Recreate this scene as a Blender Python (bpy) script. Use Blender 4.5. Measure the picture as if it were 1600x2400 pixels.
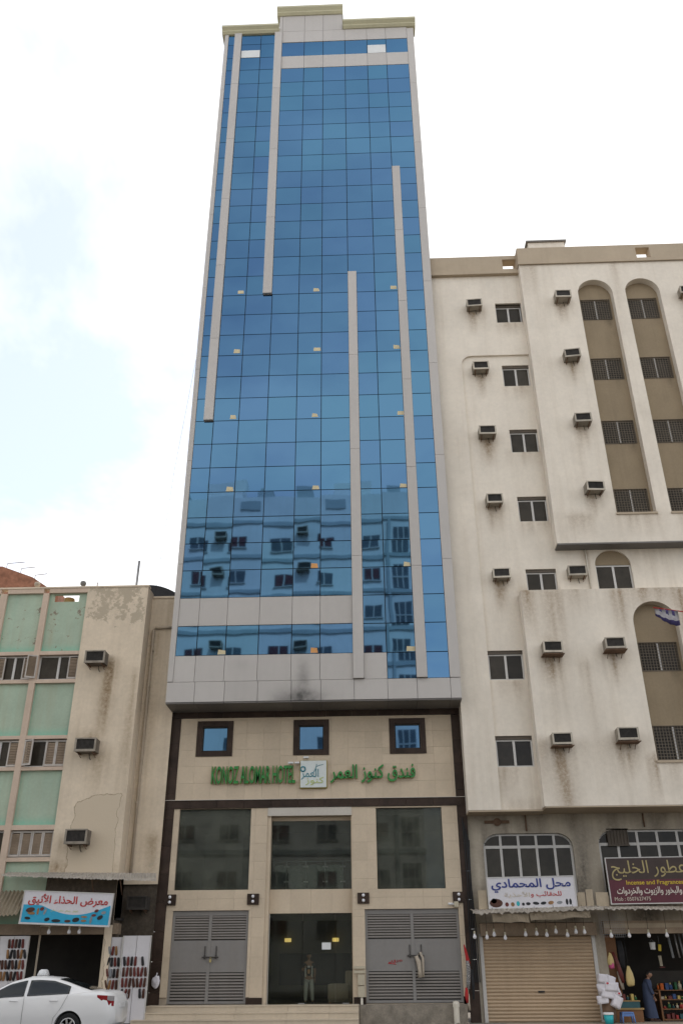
import bpy, bmesh, math, random
from mathutils import Vector, Matrix, noise
random.seed(7)
R = math.radians
scene = bpy.context.scene
for o in list(bpy.data.objects): bpy.data.objects.remove(o, do_unlink=True)
COL = scene.collection

# ------------------------------------------------------------------ camera, sky, sun, exposure
EYE = (0.0, -32.5, 1.8)
def cam_axes(p, y, r):
    f0 = Vector((math.sin(y), math.cos(y), 0)); r0 = Vector((math.cos(y), -math.sin(y), 0)); u0 = Vector((0, 0, 1))
    f = math.cos(p)*f0 + math.sin(p)*u0; u = math.cos(p)*u0 - math.sin(p)*f0
    return math.cos(r)*r0 + math.sin(r)*u, math.cos(r)*u - math.sin(r)*r0, f
cr, cu, cf = cam_axes(R(27.75), R(-1.87), R(-.43))
cd = bpy.data.cameras.new('camera'); cam = bpy.data.objects.new('camera', cd); COL.objects.link(cam)
cam.matrix_world = Matrix.Translation(EYE) @ Matrix((cr, cu, -cf)).transposed().to_4x4()
cd.sensor_fit = 'VERTICAL'; cd.sensor_height = 36; cd.sensor_width = 24
cd.lens = 2012/2400*36; cd.clip_start = .1; cd.clip_end = 3000
scene.camera = cam

SUN_EL, SUN_AZ = R(50), R(18)          # behind the tower, a little to the right
world = bpy.data.worlds.new('World'); scene.world = world; world.use_nodes = True
nt = world.node_tree; nt.nodes.clear()
def wn(t, **k):
    n = nt.nodes.new(t)
    for a, b in k.items(): setattr(n, a, b)
    return n
sky = wn('ShaderNodeTexSky', sky_type='NISHITA', sun_disc=False, sun_elevation=SUN_EL, sun_rotation=SUN_AZ, dust_density=.6, altitude=300)
tc = wn('ShaderNodeTexCoord'); sep = wn('ShaderNodeSeparateXYZ'); nt.links.new(tc.outputs['Generated'], sep.inputs[0])
za = wn('ShaderNodeMath', operation='MAXIMUM'); za.inputs[1].default_value = 0.0; nt.links.new(sep.outputs[2], za.inputs[0])
zb = wn('ShaderNodeMath', operation='ADD'); zb.inputs[1].default_value = .28; nt.links.new(za.outputs[0], zb.inputs[0])
dv = wn('ShaderNodeVectorMath', operation='DIVIDE'); cmb = wn('ShaderNodeCombineXYZ')
for i in range(3): nt.links.new(zb.outputs[0], cmb.inputs[i])
nt.links.new(tc.outputs['Generated'], dv.inputs[0]); nt.links.new(cmb.outputs[0], dv.inputs[1])
off = wn('ShaderNodeVectorMath', operation='ADD'); off.inputs[1].default_value = (.95, 8.82, 0); nt.links.new(dv.outputs[0], off.inputs[0])
n1 = wn('ShaderNodeTexNoise'); n1.inputs['Scale'].default_value = 1.1; n1.inputs['Detail'].default_value = 7; n1.inputs['Roughness'].default_value = .6; n1.inputs['Distortion'].default_value = .25
nt.links.new(off.outputs[0], n1.inputs['Vector'])
rmp = wn('ShaderNodeValToRGB'); rmp.color_ramp.elements[0].position = .40; rmp.color_ramp.elements[1].position = .56
rmp.color_ramp.elements[0].color = (.46, .46, .46, 1); rmp.color_ramp.elements[1].color = (1, 1, 1, 1)
nt.links.new(n1.outputs[0], rmp.inputs[0])
mx = wn('ShaderNodeMix', data_type='RGBA'); mx.inputs[7].default_value = (13.6, 13.5, 13.3, 1)
nt.links.new(rmp.outputs[0], mx.inputs[0]); gn = wn('ShaderNodeMix', data_type='RGBA', blend_type='MULTIPLY'); gn.inputs[0].default_value = 1.0; gn.inputs[7].default_value = (1.6, 1.85, 2.25, 1)
nt.links.new(sky.outputs[0], gn.inputs[6]); nt.links.new(gn.outputs[2], mx.inputs[6])
bg = wn('ShaderNodeBackground'); bg.inputs[1].default_value = .1; nt.links.new(mx.outputs[2], bg.inputs[0])
wo = wn('ShaderNodeOutputWorld'); nt.links.new(bg.outputs[0], wo.inputs[0])

sl = bpy.data.lights.new('sun', 'SUN'); sl.energy = 3.2; sl.angle = R(4); sl.color = (1, .96, .9)
sun = bpy.data.objects.new('sun', sl); COL.objects.link(sun)
sd = Vector((math.sin(SUN_AZ)*math.cos(SUN_EL), math.cos(SUN_AZ)*math.cos(SUN_EL), math.sin(SUN_EL)))
sun.rotation_euler = sd.to_track_quat('Z', 'Y').to_euler(); sun.location = (10, 20, 80)
scene.view_settings.view_transform = 'Standard'; scene.view_settings.look = 'None'
scene.view_settings.exposure = 0.08; scene.view_settings.gamma = 1.0; scene.view_settings.use_curve_mapping = False
scene.render.engine = 'CYCLES'
scene.cycles.use_denoising = True
scene.cycles.max_bounces = 8; scene.cycles.transparent_max_bounces = 12

# ------------------------------------------------------------------ materials
MATS = {}
def mat(name, col, rough=.75, var=.10, vscale=1.2, fine=.06, bump=0., bscale=60, spec=.3, metal=0., streak=0., streakcol=(.18, .14, .1),
        objvar=0., dirt=None, peel=None, patch=None, emit=0., extra=None):
    """procedural surface: base colour, broad and fine tonal noise, vertical grime streaks, per-piece tint, stain attributes"""
    m = bpy.data.materials.new(name); m.use_nodes = True; MATS[name] = m
    t = m.node_tree; N = t.nodes; L = t.links; b = N['Principled BSDF']
    b.inputs['Roughness'].default_value = rough; b.inputs['Metallic'].default_value = metal
    b.inputs['Specular IOR Level'].default_value = spec
    geo = N.new('ShaderNodeNewGeometry')
    def noise_(scale, vec=None, detail=4, rough_=.6):
        n = N.new('ShaderNodeTexNoise'); n.inputs['Scale'].default_value = scale; n.inputs['Detail'].default_value = detail; n.inputs['Roughness'].default_value = rough_
        L.new(vec or geo.outputs['Position'], n.inputs['Vector']); return n.outputs[0]
    def rng(v, a, b_, lo, hi):
        n = N.new('ShaderNodeMapRange'); n.inputs[1].default_value = a; n.inputs[2].default_value = b_; n.inputs[3].default_value = lo; n.inputs[4].default_value = hi
        L.new(v, n.inputs[0]); return n.outputs[0]
    def math_(op, a, b_):
        n = N.new('ShaderNodeMath'); n.operation = op
        for i, v in enumerate((a, b_)):
            if isinstance(v, (int, float)): n.inputs[i].default_value = v
            else: L.new(v, n.inputs[i])
        return n.outputs[0]
    def mixc(f, a, b_, mode='MIX'):
        n = N.new('ShaderNodeMix'); n.data_type = 'RGBA'; n.blend_type = mode
        if isinstance(f, (int, float)): n.inputs[0].default_value = f
        else: L.new(f, n.inputs[0])
        for i, v in ((6, a), (7, b_)):
            if isinstance(v, tuple): n.inputs[i].default_value = (*v, 1)
            else: L.new(v, n.inputs[i])
        return n.outputs[2]
    fac = rng(noise_(vscale), .3, .7, 1-var, 1+var)
    if fine: fac = math_('MULTIPLY', fac, rng(noise_(vscale*14, detail=6), .25, .75, 1-fine, 1+fine))
    if objvar:
        oi = N.new('ShaderNodeObjectInfo'); fac = math_('MULTIPLY', fac, rng(oi.outputs['Random'], 0, 1, 1-objvar, 1+objvar))
    hs = N.new('ShaderNodeCombineColor'); [L.new(fac, hs.inputs[i]) for i in range(3)]
    c = mixc(1.0, col, hs.outputs[0], 'MULTIPLY')
    if streak:
        mp = N.new('ShaderNodeMapping'); mp.inputs['Scale'].default_value = (3.2, 3.2, .16); L.new(geo.outputs['Position'], mp.inputs[0])
        s = rng(noise_(1.0, mp.outputs[0], 6, .65), .48, .78, 0, streak)
        s = math_('MULTIPLY', s, rng(noise_(.35), .35, .65, .3, 1))
        c = mixc(s, c, streakcol)
    for att, spec_ in (('dirt', dirt), ('peel', peel)):
        if spec_:
            a = N.new('ShaderNodeAttribute'); a.attribute_name = att
            v = math_('MULTIPLY', a.outputs['Fac'], rng(noise_(9, detail=6, rough_=.7), .3, .6, .45, 1.0)) if att == 'dirt' else \
                rng(math_('ADD', a.outputs['Fac'], rng(noise_(5, detail=8, rough_=.75), .3, .7, -.35, .35)), .45, .52, 0, 1)
            c = mixc(v, c, spec_)
    if patch:
        a = N.new('ShaderNodeAttribute'); a.attribute_name = 'patch'
        v = math_('ADD', a.outputs['Fac'], rng(noise_(3.5, detail=6, rough_=.6), .3, .7, -.08, .08))
        c = mixc(rng(v, .49, .51, 0, 1), c, patch)
        band = math_('MULTIPLY', rng(v, .455, .485, 0, 1), rng(v, .49, .52, 1, 0))
        c = mixc(math_('MULTIPLY', band, .75), c, (.20, .145, .09))
    if extra: c = extra(N, L, geo, c, dict(noise=noise_, rng=rng, math=math_, mix=mixc))
    L.new(c, b.inputs['Base Color'])
    if emit:
        L.new(c, b.inputs['Emission Color']); b.inputs['Emission Strength'].default_value = emit
    if bump:
        bn = N.new('ShaderNodeBump'); bn.inputs['Strength'].default_value = bump; bn.inputs['Distance'].default_value = .02
        L.new(noise_(bscale, detail=5), bn.inputs['Height']); L.new(bn.outputs[0], b.inputs['Normal'])
    return m

def blue_glass():
    m = bpy.data.materials.new('blue_reflective_glass'); m.use_nodes = True; t = m.node_tree; N = t.nodes; L = t.links; b = N['Principled BSDF']
    geo = N.new('ShaderNodeNewGeometry'); oi = N.new('ShaderNodeObjectInfo')
    mr = N.new('ShaderNodeMapRange'); mr.inputs[3].default_value = .965; mr.inputs[4].default_value = 1.035; L.new(oi.outputs['Random'], mr.inputs[0])
    hs = N.new('ShaderNodeHueSaturation'); hs.inputs['Color'].default_value = (.076, .166, .278, 1)
    L.new(mr.outputs[0], hs.inputs['Value'])
    h2 = N.new('ShaderNodeMapRange'); h2.inputs[3].default_value = .492; h2.inputs[4].default_value = .508
    ml = N.new('ShaderNodeMath'); ml.operation = 'MULTIPLY'; ml.inputs[1].default_value = 7.31; fr = N.new('ShaderNodeMath'); fr.operation = 'FRACT'
    L.new(oi.outputs['Random'], ml.inputs[0]); L.new(ml.outputs[0], fr.inputs[0]); L.new(fr.outputs[0], h2.inputs[0]); L.new(h2.outputs[0], hs.inputs['Hue'])
    L.new(hs.outputs[0], b.inputs['Base Color']); b.inputs['Metallic'].default_value = 1; b.inputs['Roughness'].default_value = .025
    b.inputs['Specular Tint'].default_value = (.3, .45, .62, 1)
    vadd = N.new('ShaderNodeVectorMath'); vadd.operation = 'ADD'
    vm = N.new('ShaderNodeVectorMath'); vm.operation = 'SCALE'; vm.inputs['Scale'].default_value = 1
    cx = N.new('ShaderNodeCombineXYZ'); m2 = N.new('ShaderNodeMath'); m2.operation = 'MULTIPLY'; m2.inputs[1].default_value = 60
    L.new(oi.outputs['Random'], m2.inputs[0]); [L.new(m2.outputs[0], cx.inputs[i]) for i in range(3)]
    L.new(geo.outputs['Position'], vadd.inputs[0]); L.new(cx.outputs[0], vadd.inputs[1])
    n = N.new('ShaderNodeTexNoise'); n.inputs['Scale'].default_value = .8; n.inputs['Detail'].default_value = 1.0
    L.new(vadd.outputs[0], n.inputs['Vector'])
    bp = N.new('ShaderNodeBump'); bp.inputs['Strength'].default_value = .2; bp.inputs['Distance'].default_value = .011
    L.new(n.outputs[0], bp.inputs['Height']); L.new(bp.outputs[0], b.inputs['Normal'])
    MATS['blue_glass'] = m; return m
def clear_glass(name, tint=(.45, .52, .48), refl=1.0, rough=.02, dust=.06, dustcol=(.35, .36, .32)):
    """tinted see-through pane: transparent + Fresnel gloss + a film of dust"""
    m = bpy.data.materials.new(name); m.use_nodes = True; t = m.node_tree; N = t.nodes; L = t.links
    N.remove(N['Principled BSDF']); out = N['Material Output']
    tr = N.new('ShaderNodeBsdfTransparent'); tr.inputs[0].default_value = (*tint, 1)
    gl = N.new('ShaderNodeBsdfGlossy'); gl.inputs['Roughness'].default_value = rough; gl.inputs[0].default_value = (.9, .95, .93, 1)
    fr = N.new('ShaderNodeFresnel'); fr.inputs[0].default_value = 1.55
    ml = N.new('ShaderNodeMath'); ml.operation = 'MULTIPLY'; ml.inputs[1].default_value = refl*1.6; L.new(fr.outputs[0], ml.inputs[0])
    mx_ = N.new('ShaderNodeMixShader'); L.new(ml.outputs[0], mx_.inputs[0]); L.new(tr.outputs[0], mx_.inputs[1]); L.new(gl.outputs[0], mx_.inputs[2])
    df = N.new('ShaderNodeBsdfDiffuse'); df.inputs[0].default_value = (*dustcol, 1)
    geo = N.new('ShaderNodeNewGeometry'); nn = N.new('ShaderNodeTexNoise'); nn.inputs['Scale'].default_value = 1.6; nn.inputs['Detail'].default_value = 8; L.new(geo.outputs['Position'], nn.inputs['Vector'])
    mr = N.new('ShaderNodeMapRange'); mr.inputs[1].default_value = .3; mr.inputs[2].default_value = .75; mr.inputs[3].default_value = dust*.5; mr.inputs[4].default_value = dust*1.8; L.new(nn.outputs[0], mr.inputs[0])
    m2 = N.new('ShaderNodeMixShader'); L.new(mr.outputs[0], m2.inputs[0]); L.new(mx_.outputs[0], m2.inputs[1]); L.new(df.outputs[0], m2.inputs[2])
    L.new(m2.outputs[0], out.inputs[0]); MATS[name] = m; return m

def soot(N, L, geo, c, h):
    # soot blown up from below the cladding: a ragged black plume at one spot
    s = N.new('ShaderNodeSeparateXYZ'); L.new(geo.outputs['Position'], s.inputs[0])
    def g(cx, cz, sx, sz):
        a = h['math']('MULTIPLY', h['math']('SUBTRACT', s.outputs[0], cx), 1/sx); b = h['math']('MULTIPLY', h['math']('SUBTRACT', s.outputs[2], cz), 1/sz)
        q = h['math']('ADD', h['math']('MULTIPLY', a, a), h['math']('MULTIPLY', b, b))
        return h['math']('POWER', 2.718, h['math']('MULTIPLY', q, -1.0))
    v = h['math']('ADD', h['math']('MULTIPLY', g(-2.75, 10.8, .85, .38), 1.0), h['math']('MULTIPLY', g(-2.6, 11.6, .28, .75), .45))
    v = h['math']('ADD', v, h['math']('MULTIPLY', g(-5.05, 12.2, .35, .25), .12))
    v = h['math']('MULTIPLY', v, h['rng'](h['noise'](2.6, detail=5), .3, .65, .45, 1.0))
    v = h['math']('MINIMUM', v, .9)
    return h['mix'](v, c, (.035, .033, .03))
def veins(N, L, geo, c, h):
    v = h['rng'](h['noise'](7, detail=9, rough_=.75), .62, .72, 0, .55)
    c = h['mix'](v, c, (.16, .10, .06))
    return h['mix'](h['rng'](h['noise'](17, detail=6, rough_=.7), .70, .76, 0, .7), c, (.42, .36, .28))

blue_glass()
clear_glass('shop_glass', (.30, .34, .32), .36, .02, .20, (.20, .21, .165))
clear_glass('door_glass', (.74, .76, .72), .16, .015, .012)
clear_glass('centre_glass', (.62, .66, .62), .3, .02, .04)
clear_glass('rail_glass', (.75, .82, .8), .8, .02, .05)
mat('cladding', (.455, .425, .395), .42, .04, .25, .02, spec=.45, objvar=.045, streak=.10, streakcol=(.2, .19, .17), extra=soot)
mat('cornice_cream', (.50, .47, .32), .5, .05, .5, .03, streak=.15)
mat('dark_core', (.022, .026, .03), .6, .1)
mat('joint_grey', (.055, .07, .085), .6, .1)
mat('dark_soffit', (.17, .16, .15), .6, .1, .8)
mat('stone', (.555, .455, .335), .6, .07, .9, .05, spec=.3, objvar=.05, streak=.12, streakcol=(.27, .21, .14))
mat('stone_step', (.54, .455, .345), .5, .08, .7, .06, spec=.35, objvar=.05, streak=.15)
mat('mortar', (.40, .33, .25), .9)
mat('marble', (.040, .025, .018), .5, .35, 2.2, .2, spec=.2, objvar=.15, extra=veins)
mat('lintel_white', (.52, .48, .42), .6, .04)
mat('gate_paint', (.215, .203, .19), .5, .06, .7, .04, spec=.4, objvar=.03, streak=.25, streakcol=(.16, .12, .09))
mat('gate_slat', (.20, .18, .16), .55, .08, .9, .05, objvar=.05, streak=.25, streakcol=(.13, .1, .08))
mat('gate_dark', (.06, .055, .05), .7)
mat('sign_green', (.032, .215, .05), .4, .1, 3)
mat('sign_gold', (.34, .27, .05), .4, .1, 3)
mat('logo_white', (.62, .66, .64), .4, .03)
mat('logo_blue', (.05, .22, .27), .4, .05)
mat('logo_lime', (.45, .52, .16), .4, .05)
mat('sticker_cream', (.58, .50, .32), .7, .08, 4)
mat('sticker_orange', (.60, .30, .11), .7, .1, 4)
mat('sky_paper_white', (.66, .67, .66), .7, .04)
mat('plaster_white', (.73, .66, .56), .85, .075, .45, .05, bump=.2, bscale=22, streak=.34, streakcol=(.43, .345, .245), dirt=(.27, .19, .115))
mat('plaster_tan', (.65, .545, .415), .9, .10, .6, .07, bump=.25, bscale=18, streak=.45, streakcol=(.37, .285, .19), dirt=(.25, .175, .10), peel=(.44, .37, .275), patch=(.565, .47, .35))
mat('plaster_grey', (.44, .385, .305), .9, .14, .7, .08, bump=.3, bscale=16, streak=.5, streakcol=(.12, .105, .085), dirt=(.07, .06, .05))
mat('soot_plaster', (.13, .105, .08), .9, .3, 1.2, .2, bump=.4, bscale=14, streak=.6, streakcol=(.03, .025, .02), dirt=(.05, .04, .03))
mat('parapet_tan', (.43, .35, .255), .85, .07, .6, .03, streak=.25, streakcol=(.26, .2, .14))
mat('infill_olive', (.275, .215, .14), .85, .08, .8, .06, bump=.3, bscale=30, streak=.35, streakcol=(.15, .115, .075), dirt=(.1, .075, .05))
mat('frame_beam', (.55, .43, .335), .85, .08, .8, .05, streak=.3, streakcol=(.28, .2, .13))
mat('green_panel', (.37, .45, .345), .75, .10, .9, .06, streak=.8, streakcol=(.36, .35, .24), objvar=.05, dirt=(.17, .47, .35), peel=(.24, .20, .15))
mat('alu', (.52, .50, .47), .45, .05, 2, spec=.5, objvar=.05)
mat('alu_brown', (.10, .08, .06), .55, .1)
mat('grille_brown', (.16, .13, .095), .7, .15)
mat('dark_pane', (.040, .034, .026), .15, .25, 2.0, .1, spec=.16, objvar=.3)
mat('shutter_wood', (.27, .205, .145), .8, .2, 2, .15, streak=.4, objvar=.12)
mat('shutter_frame', (.45, .41, .37), .75, .15, 3, .1, streak=.4, objvar=.1)
mat('ac_case', (.30, .265, .215), .7, .15, 3, .1, streak=.4, streakcol=(.16, .12, .08), objvar=.18)
mat('ac_rim', (.42, .375, .305), .7, .18, 3, .1, streak=.5, streakcol=(.16, .12, .08), objvar=.28)
mat('ac_old', (.15, .13, .105), .7, .25, 4, .2, streak=.4, objvar=.1)
mat('ac_old_rim', (.27, .235, .19), .7, .25, 4, .2, streak=.5, objvar=.1)
mat('ac_grille', (.05, .045, .04), .7, .3, 6, .2, objvar=.3)
mat('rust', (.16, .10, .065), .85, .3, 4, .2)
mat('pipe_tan', (.42, .345, .26), .7, .1, 2, streak=.3)
mat('pvc', (.62, .57, .48), .5, .06, 3, streak=.3)
mat('steel', (.30, .29, .28), .45, .1, 3, metal=.6)
mat('black_sheet', (.02, .02, .022), .5, .2)
mat('brick_red', (.29, .135, .085), .9, .3, 3.5, .35, bump=.8, bscale=7)
mat('asphalt', (.055, .053, .05), .9, .15, .6, .15, bump=.4, bscale=40)
mat('ground_dust', (.23, .20, .165), .95, .12, .12, .1, bump=.2, bscale=15)
mat('paving', (.26, .235, .20), .9, .14, .8, .12, bump=.3, bscale=25, streak=0)
mat('kerb', (.36, .34, .31), .85, .12, 1.5)
mat('rubble', (.235, .205, .165), .95, .3, 3, .2, bump=.6, bscale=12)
mat('corrugated', (.42, .355, .26), .7, .15, 1.5, .1, streak=.5, streakcol=(.2, .11, .06), objvar=.05)
mat('awning_white', (.60, .55, .48), .75, .12, 2, .1, streak=.4, streakcol=(.3, .2, .13))
mat('cardboard', (.40, .33, .24), .85, .12, 2, .08, streak=.4)
mat('shutter_tan', (.46, .34, .225), .55, .05, .6, .03, spec=.4, objvar=.04, streak=.25, streakcol=(.25, .18, .12))
mat('sign_white', (.60, .58, .60), .45, .03)
mat('sign_red', (.42, .035, .03), .5, .05)
mat('sign_navy', (.03, .045, .20), .5, .05)
mat('sign_cyan', (.03, .33, .52), .5, .08, 3)
mat('sign_maroon', (.095, .02, .03), .4, .1, 2)
mat('sign_maroon_dark', (.045, .028, .022), .4, .2, 2)
mat('sign_goldline', (.38, .31, .14), .5, .1, 4)
mat('sign_yellow', (.58, .42, .04), .5)
mat('sign_faint', (.50, .44, .36), .5)
mat('sign_cream', (.66, .60, .52), .5)
mat('panel_white', (.58, .56, .57), .55, .05, 1, .03, streak=.15)
mat('leather_black', (.018, .018, .02), .4, .3, 8)
mat('leather_brown', (.07, .028, .018), .45, .3, 8)
mat('leather_red', (.13, .03, .025), .45, .3, 8)
mat('leather_tan', (.26, .14, .06), .5, .3, 8)
mat('shoe_grey', (.22, .23, .24), .6, .3, 8)
mat('car_paint', (.72, .71, .70), .22, .01, 1, 0, spec=.6)
mat('car_glass', (.035, .042, .045), .05, .1, spec=.8)
mat('tyre', (.018, .018, .018), .8, .1)
mat('rim', (.42, .41, .40), .35, .1, 5, metal=.7)
mat('trim_black', (.02, .02, .02), .5)
mat('tail_red', (.45, .015, .02), .2, .1, 6, spec=.6)
mat('tail_clear', (.5, .47, .47), .2, .1, 6, spec=.6)
mat('orange_mark', (.6, .25, .04), .5)
mat('bulb_glass', (.75, .74, .76), .2, .03, spec=.6)
mat('bulb_socket', (.50, .46, .34), .5, .1)
mat('plastic_bag', (.66, .63, .66), .45, .06, 3)
mat('plastic_yellow', (.60, .46, .20), .5, .08, 3)
mat('plastic_red', (.5, .04, .05), .5)
mat('plastic_pink', (.55, .10, .22), .5)
mat('teal', (.03, .38, .42), .4, .06, 3)
mat('stool_blue', (.10, .19, .42), .4, .06, 3)
mat('white_plastic', (.68, .68, .68), .4, .04)
mat('wood', (.20, .095, .04), .6, .2, 3, .12)
mat('wood_light', (.38, .25, .10), .6, .15, 3, .1)
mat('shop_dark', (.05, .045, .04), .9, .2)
mat('lobby_floor', (.12, .10, .08), .2, .1, spec=.5)
mat('lobby_wall', (.17, .15, .085), .8, .1)
mat('lobby_ceiling', (.40, .36, .25), .8, .05)
mat('lobby_dark', (.05, .042, .035), .7, .1)
mat('lamp_glow', (1.0, .72, .22), .5, 0, 1, 0, emit=.9)
mat('upholstery', (.33, .265, .20), .85, .08, 4, .08)
mat('skin', (.28, .155, .10), .55, .05, 8)
mat('hair', (.012, .01, .009), .6, .1)
mat('shirt_black', (.018, .02, .02), .8, .1)
mat('shirt_white', (.62, .60, .57), .8, .05)
mat('shirt_print', (.48, .26, .13), .8, .2, 20)
mat('trouser_grey', (.40, .40, .37), .85, .06, 6)
mat('thobe_blue', (.050, .066, .115), .85, .12, 5, .1)
mat('cloth_red', (.36, .025, .025), .85, .1, 5)
mat('cloth_dark', (.03, .03, .032), .85, .2, 5)
mat('flag_purple', (.10, .085, .22), .8, .15, 5)
mat('graffiti', (.36, .03, .035), .7, .1)
mat('rag', (.42, .36, .285), .9, .12, 8, .1)
mat('box_green', (.03, .12, .05), .6, .1); mat('box_red', (.35, .04, .035), .6, .1); mat('box_orange', (.55, .12, .02), .6, .1)
mat('box_yellow', (.5, .38, .12), .6, .1); mat('box_blue', (.04, .08, .2), .6, .1); mat('box_cream', (.45, .40, .30), .6, .1); mat('box_teal', (.03, .09, .10), .4, .2)
mat('opp_glass', (.10, .115, .13), .4, .2)
mat('curtain_red', (.12, .045, .05), .8, .2, 3)
mat('opp_wall', (.80, .79, .76), .85, .06, .4, .03, streak=.2, streakcol=(.4, .36, .3))
mat('opp_band', (.42, .46, .46), .8, .08, .6)
def striped():
    m = MATS['cloth_stripe'] = bpy.data.materials.new('cloth_stripe'); m.use_nodes = True; N = m.node_tree.nodes; L = m.node_tree.links; b = N['Principled BSDF']
    w = N.new('ShaderNodeTexWave'); w.inputs['Scale'].default_value = 9; w.inputs['Distortion'].default_value = 14; w.bands_direction = 'Z'
    geo = N.new('ShaderNodeNewGeometry'); L.new(geo.outputs['Position'], w.inputs['Vector'])
    r = N.new('ShaderNodeValToRGB'); r.color_ramp.interpolation = 'CONSTANT'; r.color_ramp.elements[0].color = (.36, .34, .32, 1); r.color_ramp.elements[1].position = .55; r.color_ramp.elements[1].color = (.02, .02, .025, 1)
    L.new(w.outputs[0], r.inputs[0]); L.new(r.outputs[0], b.inputs['Base Color']); b.inputs['Roughness'].default_value = .85
striped()

# ------------------------------------------------------------------ building blocks
WLOC = {}
def link(name, data, parent=None, loc=(0, 0, 0), rot=None):
    """loc is a world position; children are stored relative to their parent's world position"""
    o = bpy.data.objects.new(name, data); COL.objects.link(o)
    if parent is not None:
        o.parent = parent; p = WLOC[parent.name]; o.location = Vector(loc)-p
    else: o.location = loc
    if rot: o.rotation_euler = rot
    WLOC[o.name] = Vector(loc); return o
def tag(o, label, cat, group=None):
    o['label'] = label; o['category'] = cat
    if group: o['group'] = group
    return o
def thing(name, loc, label, cat, group=None):
    return tag(link(name, None, None, loc), label, cat, group)
def struct(o): o['kind'] = 'structure'; return o
def mesh_from(bm, name, m, smooth=False):
    me = bpy.data.meshes.new(name); bmesh.ops.recalc_face_normals(bm, faces=bm.faces); bm.to_mesh(me); bm.free()
    for x in (m if isinstance(m, (list, tuple)) else [m]): me.materials.append(MATS[x])
    if smooth: me.polygons.foreach_set('use_smooth', [True]*len(me.polygons))
    return me
CACHE = {}
def box(name, x0, x1, y0, y1, z0, z1, m, parent=None, bev=0., rot=None):
    d = (round(x1-x0, 3), round(y1-y0, 3), round(z1-z0, 3)); k = (d, m, bev)
    if k not in CACHE:
        bm = bmesh.new(); bmesh.ops.create_cube(bm, size=1); bmesh.ops.scale(bm, vec=d, verts=bm.verts)
        if bev: bmesh.ops.bevel(bm, geom=bm.edges[:], offset=bev, segments=2, affect='EDGES', profile=.6)
        CACHE[k] = mesh_from(bm, name, m, False)
    return link(name, CACHE[k], parent, ((x0+x1)/2, (y0+y1)/2, (z0+z1)/2), rot)
def addbox(bm, x0, x1, y0, y1, z0, z1, mi=0):
    v = [bm.verts.new(p) for p in ((x0, y0, z0), (x1, y0, z0), (x1, y1, z0), (x0, y1, z0), (x0, y0, z1), (x1, y0, z1), (x1, y1, z1), (x0, y1, z1))]
    for f in ((0, 3, 2, 1), (4, 5, 6, 7), (0, 1, 5, 4), (1, 2, 6, 5), (2, 3, 7, 6), (3, 0, 4, 7)):
        bm.faces.new([v[i] for i in f]).material_index = mi
def addtube(bm, pts, r, n=8, mi=0):
    pts = [Vector(p) for p in pts]; rs = r if isinstance(r, (list, tuple)) else [r]*len(pts); rings = []
    for i, p in enumerate(pts):
        d = (pts[min(i+1, len(pts)-1)]-pts[max(i-1, 0)]).normalized()
        a = d.cross(Vector((0, 0, 1)) if abs(d.z) < .9 else Vector((1, 0, 0))).normalized(); b = d.cross(a)
        rings.append([bm.verts.new(p+(a*math.cos(t)+b*math.sin(t))*rs[i]) for t in [2*math.pi*k/n for k in range(n)]])
    for A, B in zip(rings, rings[1:]):
        for k in range(n): bm.faces.new((A[k], A[(k+1) % n], B[(k+1) % n], B[k])).material_index = mi
    bm.faces.new(rings[0][::-1]).material_index = mi; bm.faces.new(rings[-1]).material_index = mi
def tube(name, pts, r, m, parent=None, n=8, smooth=True):
    base = Vector(pts[0]); bm = bmesh.new(); addtube(bm, [Vector(p)-base for p in pts], r, n)
    return link(name, mesh_from(bm, name, m, smooth), parent, base)
def lathe(bm, prof, n=16, c=(0, 0, 0), mi=0):
    rings = [[bm.verts.new((c[0]+r*math.cos(2*math.pi*k/n), c[1]+r*math.sin(2*math.pi*k/n), c[2]+z)) for k in range(n)] for r, z in prof]
    for A, B in zip(rings, rings[1:]):
        for k in range(n): bm.faces.new((A[k], A[(k+1) % n], B[(k+1) % n], B[k])).material_index = mi
    bm.faces.new(rings[0][::-1]).material_index = mi; bm.faces.new(rings[-1]).material_index = mi
def dup(root, loc, label=None, rotz=None, scale=None, swap=None):
    """copy a thing with its parts and sub-parts"""
    r = root.copy(); COL.objects.link(r); r.location = loc; WLOC[r.name] = Vector(loc)
    if label: r['label'] = label
    if rotz is not None: r.rotation_euler = (0, 0, rotz)
    for ch in list(root.children):
        c = ch.copy(); COL.objects.link(c); c.parent = r; WLOC[c.name] = Vector(loc)+c.location
        for g in list(ch.children):
            d = g.copy(); COL.objects.link(d); d.parent = c
    return r
def fbm(x, z, s, oc=4):
    v = 0; a = .5
    for i in range(oc): v += a*noise.noise(Vector((x*s, z*s, 3.3+i))); s *= 2; a *= .5
    return v

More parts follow.
